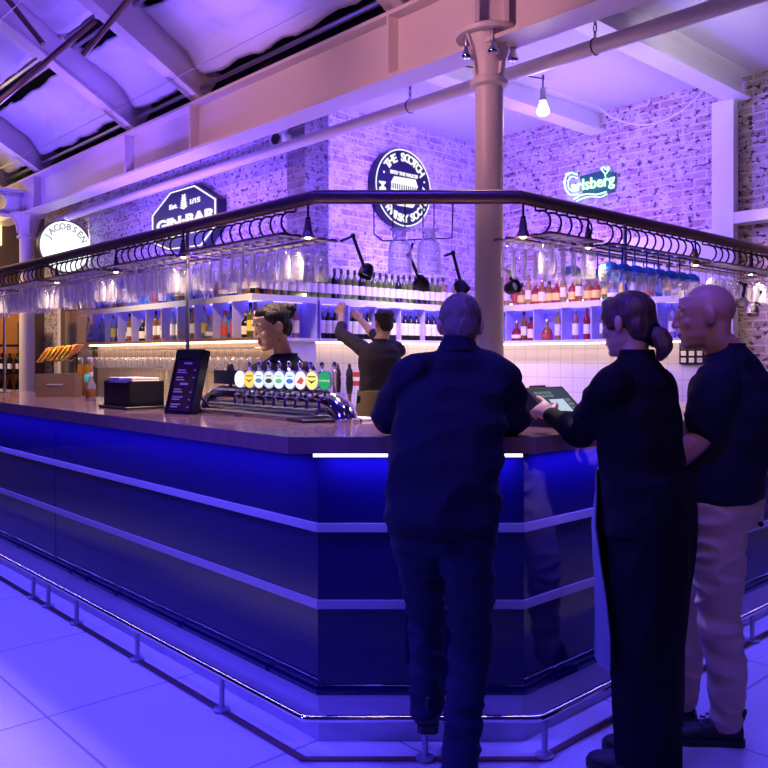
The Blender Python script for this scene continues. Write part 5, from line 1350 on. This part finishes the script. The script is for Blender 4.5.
# --- the woman at the till
def woman_till():
    t = thing('person', 'woman in long black clothes and apron touching the till screen, brown hair tied low', 'person', V(.91, 2.86, 0))
    f = V(-.74, .67, 0).normalized(); lat = V(f.y, -f.x, 0)             # lat: her right
    pel, chest, neck = V(.915, 2.82, .95), V(.885, 2.85, 1.25), V(.878, 2.86, 1.43)
    hc = V(.862, 2.88, 1.568)
    shL = chest - lat * .165 + UP * .105 + f * .01; shR = chest + lat * .165 + UP * .10
    elL = V(.712, 2.93, 1.185); wrL = V(.640, 3.10, 1.225)
    elR = V(1.06, 3.06, 1.10); wrR = V(.93, 3.19, 1.20)
    mb = MB(); torso_body(mb, pel, chest, neck, lat, lat, .92)
    X = head(mb, hc, V(-.66, .75, -.14), .93, fem=True, neck=neck, neckr=.048)
    for s, e, w in ((shL, elL, wrL), (shR, elR, wrR)): mb.limb([s, e, w], [.042, .036, .025], 12)
    hips = [pel - lat * .08 - UP * .07, pel + lat * .08 - UP * .07]; feet = [V(.90, 2.83, .09), V(.975, 2.885, .09)]
    for h, a in zip(hips, feet): mb.limb([h, h.lerp(a, .5) + f * .01, a], [.07, .048, .035], 12)
    hand(mb, wrL, V(-.42, .80, .42), V(.5, .35, -.8), -1, .4, .95, point=True)
    hand(mb, wrR, V(-.8, .5, .1), V(0, .2, -1), 1, .4, .92)
    remeshed(mb, 'body', [skin_a] + SK[1:], t, .005, 3, paint=face_paint(X, .93))
    mb = MB()
    sh = lambda p, rx, ry: (p, lat, f, rx, ry)
    mb.loft([sh(pel - UP * .10, .185, .150), sh(pel + UP * .02, .180, .142), sh(pel.lerp(chest, .5), .165, .128), sh(chest, .180, .134), sh(chest + UP * .10, .165, .115), sh(chest + UP * .15 , .115, .09), sh(neck + UP * .03 - f * .01, .062, .060)], 30, 5)
    for s, e, w in ((shL, elL, wrL), (shR, elR, wrR)): mb.limb([s, s.lerp(e, .5), e, e.lerp(w, .5), w - (w - e).normalized() * .015], [.070, .064, .054, .048, .041], 18)
    remeshed(mb, 'shirt', [blk], t, .007, 4, wrinkle=folds(.013, (7, 7, 8), 9))
    mb = MB(); mb.loft([sh(neck + UP * .015 - f * .012, .066, .064), sh(neck + UP * .05 - f * .014, .058, .056)], 24, 3); build(mb, 'collar', blk, t)
    mb = MB(); base = V(.935, 2.85, 0)
    mb.loft([sh(base + UP * .05, .135, .110), sh(base + UP * .3, .148, .122), sh(base.lerp(pel, .62) + UP * .0, .160, .132), sh(pel - UP * .06, .178, .145), sh(pel + UP * .10, .165, .132)], 30, 6)
    remeshed(mb, 'long_skirt', [blk], t, .009, 5, wrinkle=folds(.020, (9, 9, 1.6), 4))
    # apron worn round the front: an open curved sheet with thickness
    mb = MB(); nA = 26; zs = [.40, .52, .64, .76, .88, .99, 1.06]; vs = []; fs = []
    for layer in (0, 1):
        for z in zs:
            q = base.lerp(pel, min(z / .95, 1)); q.z = z
            rx = .212 + .012 * math.sin(z * 9); ry = .168
            if z > .95: rx -= .012; ry -= .008
            for i in range(nA + 1):
                a = math.radians((164 - 42 * max(0, (z - .40) / .66) ** 2) * i / nA)
                rr = 1.0 + layer * .03 + .018 * math.sin(i * 1.35 + z * 3)
                vs.append(q + lat * (rx * rr * math.cos(a)) + f * (ry * rr * math.sin(a)) + V(0, 0, 0))
    m_ = len(zs); st = nA + 1
    for layer in (0, 1):
        o_ = layer * m_ * st
        for j in range(m_ - 1):
            for i in range(nA):
                q = (o_ + j * st + i, o_ + j * st + i + 1, o_ + (j + 1) * st + i + 1, o_ + (j + 1) * st + i)
                fs.append(q if layer else q[::-1])
    for j in range(m_ - 1):
        for i in (0, nA): fs.append((j * st + i, (j + 1) * st + i, m_ * st + (j + 1) * st + i, m_ * st + j * st + i))
    for i in range(nA):
        for j in (0, m_ - 1): fs.append((j * st + i, j * st + i + 1, m_ * st + j * st + i + 1, m_ * st + j * st + i))
    mb.add(vs, fs); build(mb, 'apron', apr, t)
    mb = MB()
    mb.ell((0, -.020, .042), (.082, .100, .086), X, 28, 18)
    mb.ell((0, -.062, -.012), (.070, .052, .070), X, 20, 12)
    mb.ell((-.058, .020, .035), (.026, .050, .055), X, 14, 10); mb.ell((.058, .020, .035), (.026, .050, .055), X, 14, 10)
    mb.ell((0, .052, .078), (.060, .036, .040), X, 16, 10)
    mb.limb([X @ V(0, -.095, -.050), X @ V(.0, -.128, -.065), X @ V(.0, -.140, -.105), X @ V(0, -.118, -.145)], [.028, .034, .032, .014], 14)
    remeshed(mb, 'hair', [hair_b], t, .006, 3, wrinkle=lambda p, n: .004 * noise.noise(V(p.x * 70, p.y * 70, p.z * 22)))
    mb = MB(); c = X @ V(0, -.108, -.056); d = (X.to_3x3() @ V(0, -1, -.2)).normalized(); s_ = d.orthogonal().normalized(); q_ = d.cross(s_)
    mb.tube([c + s_ * .036 * math.cos(a) + q_ * .036 * math.sin(a) for a in [2 * PI * i / 20 for i in range(20)]], .008, 8, closed=True); build(mb, 'hair_tie', blk, t)
    shoe(t, V(.935, 2.78, 0), V(-.86, .50, 0), '', .24, mat=sole_d, solem=sole_d); shoe(t, V(1.02, 2.88, 0), V(-.80, .6, 0), '', .25, mat=sole_d, solem=sole_d)
woman_till()

# --- the bald man
def man_bald():
    t = thing('person', 'bald man in navy t-shirt and beige trousers standing at right, face turned left', 'person', V(1.30, 3.05, 0))
    f = V(-.80, .60, 0).normalized(); lat = V(f.y, -f.x, 0)
    pel, chest, neck = V(1.275, 3.06, .95), V(1.315, 3.075, 1.27), V(1.285, 3.06, 1.475)
    hc = V(1.205, 3.05, 1.605)
    shL = chest - lat * .185 + UP * .10; shR = chest + lat * .185 + UP * .10
    elL = V(1.145, 2.93, 1.165); wrL = V(1.03, 3.03, 1.01)
    elR = V(1.40, 3.34, 1.12); wrR = V(1.22, 3.40, 1.06)
    hipL, hipR = pel - lat * .085 - UP * .06, pel + lat * .085 - UP * .06
    knL, knR = V(1.245, 3.02, .50), V(1.17, 3.22, .50)
    anL, anR = V(1.282, 3.045, .10), V(1.19, 3.24, .10)
    mb = MB(); torso_body(mb, pel, chest, neck, lat, lat, 1.05)
    X = head(mb, hc, V(-.96, .28, -.06), 1.04, neck=neck, neckr=.058)
    for s, e, w in ((shL, elL, wrL), (shR, elR, wrR)): mb.limb([s, s.lerp(e, .6), e, e.lerp(w, .3), w], [.06, .050, .042, .044, .029], 14)
    for h, k, a in ((hipL, knL, anL), (hipR, knR, anR)): mb.limb([h, k, a], [.078, .052, .038], 12)
    hand(mb, wrL, V(-.8, .3, -.3), V(.2, .3, -.9), -1, .4); hand(mb, wrR, V(-.8, .3, -.3), V(.2, 0, -.9), 1, .4)
    remeshed(mb, 'body', [skin_c] + SK[1:], t, .0055, 4, paint=face_paint(X, 1.04))
    sh = lambda p, rx, ry: (p, lat, f, rx, ry)
    mb = MB()
    mb.loft([sh(pel - UP * .025, .185, .142), sh(pel + UP * .06, .190, .148), sh(pel.lerp(chest, .5) + UP * .02, .192, .152), sh(chest, .205, .155), sh(chest + UP * .09, .19, .135), sh(chest + UP * .15, .135, .10), sh(neck + UP * .015, .072, .070)], 32, 5)
    for s, e in ((shL, elL), (shR, elR)): mb.limb([s, s.lerp(e, .4), s.lerp(e, .80)], [.082, .078, .070], 20)
    remeshed(mb, 't_shirt', [tee], t, .007, 5, wrinkle=folds(.014, (6, 6, 7), 5))
    mb = MB(); mb.loft([sh(neck + UP * .005, .077, .075), sh(neck + UP * .03 - f * .004, .070, .068)], 26, 3); build(mb, 'collar', tee, t)
    mb = MB()
    mb.loft([sh(pel - UP * .12, .165, .130), sh(pel - UP * .04, .172, .138), sh(pel + UP * .06, .165, .125)], 28, 4)
    for h, k, a in ((hipL, knL, anL), (hipR, knR, anR)): mb.limb([h, h.lerp(k, .5), k, k.lerp(a, .5) - f * .015, a], [.105, .095, .076, .070, .056], 20)
    remeshed(mb, 'trousers', [chino], t, .007, 4, wrinkle=folds(.011, (7, 7, 13), 8))
    mb = MB(); c = pel - lat * .05 - f * .145 - UP * .10; mb.ell(c, (.010, .010, .010), None, 10, 6); build(mb, 'pocket_button', blk, t)
    shoe(t, V(1.345, 3.05, 0), V(-.95, .12, 0), '', .29, mat=sole_d, solem=sole_d); shoe(t, V(1.25, 3.26, 0), V(-.9, .3, 0), '', .29, mat=sole_d, solem=sole_d)
man_bald()

# --- bartender behind the taps
def bartender_f():
    t = thing('person', 'bartender with dark hair in a bun looking down behind the beer taps', 'person', V(-.66, 4.86, 0))
    f = V(-.60, -.80, 0).normalized(); lat = V(f.y, -f.x, 0)
    hc = P(271, 327, 4.78); neck = P(284, 355, 4.86); chest = P(282, 381, 4.90); pel = chest - UP * .34
    shL = chest - lat * .19 + UP * .055; shR = chest + lat * .19 + UP * .05
    elL = shL + V(-.02, .02, -.30); wrL = elL + f * .06 + V(.02, 0, -.18)
    elR = shR + V(-.06, .0, -.29); wrR = elR + f * .06 + V(.0, 0, -.18)
    mb = MB(); torso_body(mb, pel, chest, neck, lat, lat, .92)
    X = head(mb, hc, V(-.82, -.54, -.32), 1.08, fem=True, neck=neck, neckr=.046, up=V(.10, 0, 1))
    for s, e, w in ((shL, elL, wrL), (shR, elR, wrR)): mb.limb([s, e, w], [.042, .036, .026], 12); 
    hand(mb, wrL, V(0, 0, -1) + f * .2, -lat, -1, .5, .92); hand(mb, wrR, V(0, 0, -1) + f * .2, lat, 1, .5, .92)
    for s in (-1, 1):
        h = pel + lat * .08 * s - UP * .05; a = V(h.x, h.y, .09); mb.limb([h, h.lerp(a, .5), a], [.07, .05, .036], 12)
    remeshed(mb, 'body', [skin_b] + SK[1:], t, .005, 3, paint=face_paint(X, 1.08, .003))
    sh = lambda p, rx, ry: (p, lat, f, rx, ry)
    mb = MB(); mb.loft([sh(pel - UP * .05, .175, .14), sh(pel.lerp(chest, .5), .155, .122), sh(chest, .195, .130), sh(chest + UP * .07, .180, .105), sh(neck + UP * .005, .075, .068)], 30, 5)
    for s, e, w in ((shL, elL, wrL), (shR, elR, wrR)): mb.limb([s, s.lerp(e, .5), e, e.lerp(w, .6)], [.066, .058, .050, .046], 16)
    remeshed(mb, 'shirt', [tee], t, .006, 4, wrinkle=folds(.006, (8, 8, 7), 2))
    mb = MB(); mb.loft([sh(neck - UP * .03 + f * .01, .088, .082), sh(neck + UP * .012 - f * .02, .070, .062)], 24, 3); build(mb, 'collar', tee, t)
    mb = MB()
    for s in (-1, 1):
        h = pel + lat * .085 * s - UP * .02; a = V(h.x, h.y, .10); mb.limb([h, h.lerp(a, .5), a], [.10, .075, .06], 16)
    mb.loft([sh(pel - UP * .12, .16, .125), sh(pel + UP * .04, .155, .12)], 24, 3)
    remeshed(mb, 'trousers', [blk], t, .009, 3)
    mb = MB()
    mb.ell((0, -.026, .044), (.081, .094, .084), X, 28, 18); mb.ell((0, -.062, -.005), (.070, .050, .066), X, 18, 12)
    mb.ell((.052, .004, .062), (.030, .048, .036), X, 14, 10); mb.ell((-.052, .004, .062), (.030, .048, .036), X, 14, 10); mb.ell((.062, -.030, .02), (.022, .040, .040), X, 14, 10); mb.ell((-.062, -.030, .02), (.022, .040, .040), X, 14, 10); mb.ell((0, .020, .086), (.058, .048, .032), X, 14, 10)
    for k in range(7):
        a = k * .9; mb.ell((.022 * math.cos(a), -.118 + .020 * math.sin(a * 1.7), .052 + .026 * math.sin(a)), (.030, .026, .028), X, 12, 8)
    mb.limb([X @ V(.0, -.10, .02), X @ V(.01, -.115, -.03), X @ V(.015, -.10, -.075)], [.022, .020, .010], 10)
    remeshed(mb, 'hair', [hair_d], t, .005, 2, wrinkle=lambda p, n: .004 * noise.noise(V(p.x * 80, p.y * 80, p.z * 40)))
    for s in (-1, 1):
        mb = MB(); c = X @ V(s * .082, -.004, -.062); mb.tube([c + (X.to_3x3() @ V(0, 1, 0)) * .016 * math.cos(a) + UP * .024 * math.sin(a) for a in [2 * PI * i / 14 for i in range(14)]], .0028, 6, closed=True); build(mb, 'earring', M['brass'], t)
    mb = MB(); 
    mb.tube([neck + UP * .0 + lat * .062 * math.cos(a) + f * (.075 + .0 * math.sin(a)) * math.sin(a) - UP * .035 * max(0, math.sin(a)) for a in [2 * PI * i / 24 for i in range(24)]], .0022, 5, closed=True); build(mb, 'necklace', M['brass'], t)
bartender_f()

# --- bartender reaching for a wine bottle
def bartender_m():
    d = 7.15
    t = thing('person', 'bartender in dark shirt reaching up to the wine shelf, back turned', 'person', V(-.05, d, 0))
    f = V(-.25, .97, 0).normalized(); lat = V(f.y, -f.x, 0)
    hc = P(383.5, 324, d + .03); neck = P(380.5, 341, d); chest = P(380, 362, d - .02); pel = P(377, 398, d)
    shL = P(364, 350, d); shR = P(398, 350, d + .03)
    elL = P(341.5, 334, d + .22); wrL = P(341.5, 316, d + .36)
    elR = P(377, 338, d + .26); wrR = P(361, 320, d + .42)
    mb = MB(); torso_body(mb, pel, chest, neck, lat, lat, 1.02)
    X = head(mb, hc, V(-.45, .88, .1), .98, neck=neck)
    for s, e, w in ((shL, elL, wrL), (shR, elR, wrR)): mb.limb([s, e, w], [.048, .042, .030], 12)
    hand(mb, wrL, V(-.05, .25, 1), V(.3, 1, -.1), 1, .35, 1.0); hand(mb, wrR, V(-.75, .3, .75), V(0, 1, -.3), -1, .35, 1.0)
    for s in (-1, 1):
        h = pel + lat * .08 * s - UP * .05; a = V(h.x, h.y, .09); mb.limb([h, h.lerp(a, .5), a], [.07, .05, .036], 12)
    remeshed(mb, 'body', [skin_b] + SK[1:], t, .0055, 3, paint=face_paint(X))
    sh = lambda p, rx, ry: (p, lat, f, rx, ry)
    mb = MB(); mb.loft([sh(pel - UP * .04, .165, .125), sh(pel.lerp(chest, .5), .165, .125), sh(chest, .190, .135), sh(chest + UP * .10, .180, .11), sh(neck - UP * .01, .085, .075)], 30, 5)
    mb.limb([shL, shL.lerp(elL, .5), elL, elL.lerp(wrL, .45)], [.072, .066, .060, .050], 16); mb.limb([shR, shR.lerp(elR, .5), elR, elR.lerp(wrR, .2)], [.072, .064, .055, .050], 16)
    remeshed(mb, 'shirt', [shirt_d], t, .007, 4, wrinkle=folds(.008, (8, 8, 8), 6))
    mb = MB(); mb.loft([sh(neck - UP * .02, .072, .068), sh(neck + UP * .02, .064, .062)], 24, 3); build(mb, 'collar', shirt_d, t)
    mb = MB(); mb.loft([sh(pel - UP * .55, .20, .15), sh(pel - UP * .2, .195, .15), sh(pel + UP * .07, .172, .135)], 28, 5)
    remeshed(mb, 'apron', [khaki], t, .009, 4, wrinkle=folds(.008, (9, 9, 3), 1))
    mb = MB()
    for s in (-1, 1):
        h = pel + lat * .085 * s - UP * .02; a = V(h.x, h.y, .10); mb.limb([h, h.lerp(a, .5), a], [.10, .075, .06], 16)
    remeshed(mb, 'trousers', [blk], t, .009, 3)
    mb = MB(); mb.ell((0, -.016, .046), (.082, .098, .084), X, 28, 18); mb.ell((0, -.062, -.005), (.068, .050, .062), X, 18, 12)
    for k in range(40):
        a = k * 2.4; e = .2 + .75 * ((k * .37) % 1); q = V(.078 * math.cos(a) * math.cos(e), -.016 + .092 * math.sin(a) * math.cos(e), .05 + .086 * math.sin(e)); mb.ell(q, (.020, .020, .018), X, 8, 6)
    remeshed(mb, 'hair', [hair_d], t, .006, 2, wrinkle=lambda p, n: .004 * noise.noise(p * 60))
bartender_m()

# ------------------------------------------------------------------ light
def area(name, loc, size, energy, col, aim=None, rot=None, sy=None):
    ld = bpy.data.lights.new(name, 'AREA'); ld.energy = energy; ld.color = col; ld.size = size
    if sy: ld.shape = 'RECTANGLE'; ld.size_y = sy
    lo = bpy.data.objects.new(name, ld); COL.objects.link(lo); lo.location = loc
    if aim is not None: lo.rotation_euler = (Vector(aim) - Vector(loc)).to_track_quat('-Z', 'Y').to_euler()
    return lo
def spot(name, loc, aim, energy, col, ang=1.2, blend=.7, soft=.15):
    ld = bpy.data.lights.new(name, 'SPOT'); ld.energy = energy; ld.color = col; ld.spot_size = ang; ld.spot_blend = blend; ld.shadow_soft_size = soft
    lo = bpy.data.objects.new(name, ld); COL.objects.link(lo); lo.location = loc
    lo.rotation_euler = (Vector(aim) - Vector(loc)).to_track_quat('-Z', 'Y').to_euler(); return lo
BLUE = (0.075, 0.045, 1.0); VIO = (0.17, 0.085, 1.0); PINK = (1.0, 0.45, 0.56); WARM = (1.0, .68, .42)
# fill lights added over the customers' floor; no such lamps are known there
spot('hall_fill', (-3.0, 2.6, 6.0), (-2.4, 2.8, 0), 900, BLUE, 1.5, .8, .3)
spot('hall_fill', (.2, 1.4, 6.0), (.2, 2.0, 0), 650, BLUE, 1.3, .8, .3)
spot('hall_fill', (4.0, 3.0, 5.6), (2.4, 3.3, 0), 800, (.12, .075, 1), 1.5, .8, .3)
spot('hall_fill', (-4.6, .3, 2.6), (.2, 3.0, .35), 650, BLUE, .85, .9, .3)
spot('hall_fill', (.3, .3, 3.3), (1.20, 3.05, 1.45), 75, (1, .50, .55), .6, .9, .9)  # pink fill added to brighten the bald man's head
# violet wash up the roof lining and beams
area('roof_wash', W(5.5, 1.75, 3.7), .3, 19, VIO, aim=W(5.5, .2, 5.2))
area('roof_wash', W(3.4, 1.75, 3.7), .3, 19, VIO, aim=W(3.4, .2, 5.2))
area('roof_wash', W(7.6, 1.75, 3.7), .3, 19, VIO, aim=W(7.6, .2, 5.2))
area('roof_wash', W(5.0, -.5, 3.4), .4, 20, VIO, aim=W(5.0, -.6, 6.5))
area('roof_wash', W(9.0, 1.2, 3.0), .5, 25.2, VIO, aim=W(8.8, 1.9, 4.5))
spot('beam_wash', W(1.2, -.6, 3.9), W(1.4, 2.2, 3.62), 170, PINK, 1.0, .8, .2)
spot('beam_wash', W(3.6, -.6, 3.9), W(3.8, 2.2, 3.62), 140, PINK, 1.0, .8, .2)
spot('beam_wash', W(6.4, -.6, 3.9), W(6.6, 2.2, 3.62), 90, (.85, .40, .85), 1.1, .8, .2)
# violet wash over the brickwork and low ceiling
area('brick_wash', W(2.0, 3.9, 2.25), 1.8, 62, VIO, aim=W(2.6, 4.2, 4.2), sy=.25)
area('brick_wash', W(5.4, GF + .35, 2.45), 3.0, 25.2, VIO, aim=W(5.4, 2.9, 3.9), sy=.2)
area('brick_wash', W(6.0, 1.9, 3.0), 2.5, 60, VIO, aim=W(6.0, 2.9, 3.2), sy=.2)
area('brick_wash', W(2.8, 3.6, 3.2), .4, 52, VIO, aim=W(3.9, 4.2, 2.7))
area('brick_wash', W(2.0, 3.8, 3.2), .4, 48, VIO, aim=W(1.8, 5.5, 2.7))
spot('warm_spot', W(.2, 4.2, 3.6), W(-.3, 5.5, 2.0), 110, WARM, 1.2)
spot('beam_fill', W(-.6, 3.2, 3.0), W(.75, 4.4, 3.95), 70, (.95, .85, 1.0), .9, .8, .2)  # added fill that brightens the ceiling beam, no known fixture
# added warm fill around the bar, no fixtures; shelf_spot stands for the jointed spotlights
spot('warm_fill', W(3.4, .9, 3.3), W(3.6, 1.9, 1.1), 260, WARM, 1.25, .6, .2)
spot('warm_fill', W(1.6, .9, 3.3), W(1.4, .7, 1.1), 270, WARM, 1.15, .6, .2)
spot('warm_fill', W(5.8, .9, 3.3), W(5.8, 1.6, 1.1), 200, WARM, 1.25, .6, .2)
spot('warm_fill', W(1.0, 2.6, 3.2), W(.2, 2.6, 1.1), 150, WARM, 1.2, .6, .2)
spot('warm_fill', W(2.9, 3.4, 3.2), W(3.4, 4.4, 1.3), 160, WARM, 1.0, .6, .2)
spot('shelf_spot', W(2.4, 3.7, 3.0), W(SF, 4.1, 1.95), 60, (1, .82, .66), 1.1, .7, .1)
spot('shelf_spot', W(2.5, 3.6, 3.0), W(2.4, CF, 1.95), 60, (1, .82, .66), 1.1, .7, .1)
spot('shelf_spot', W(5.6, .9, 3.0), W(5.8, GF, 1.9), 60, (1, .85, .75), 1.3, .7, .1)
spot('warm_fill', W(.7, 1.7, 3.2), W(-.35, .92, 1.2), 110, WARM, .55, .7, .15)
area('warm_fill', W(10.0, .8, 2.6), .5, 36, WARM, aim=W(10.8, 1.6, 1.4))
w = bpy.data.worlds.new('hall'); scene.world = w; w.use_nodes = True
bg = w.node_tree.nodes['Background']; bg.inputs['Color'].default_value = (.08, .05, .75, 1); bg.inputs['Strength'].default_value = .08
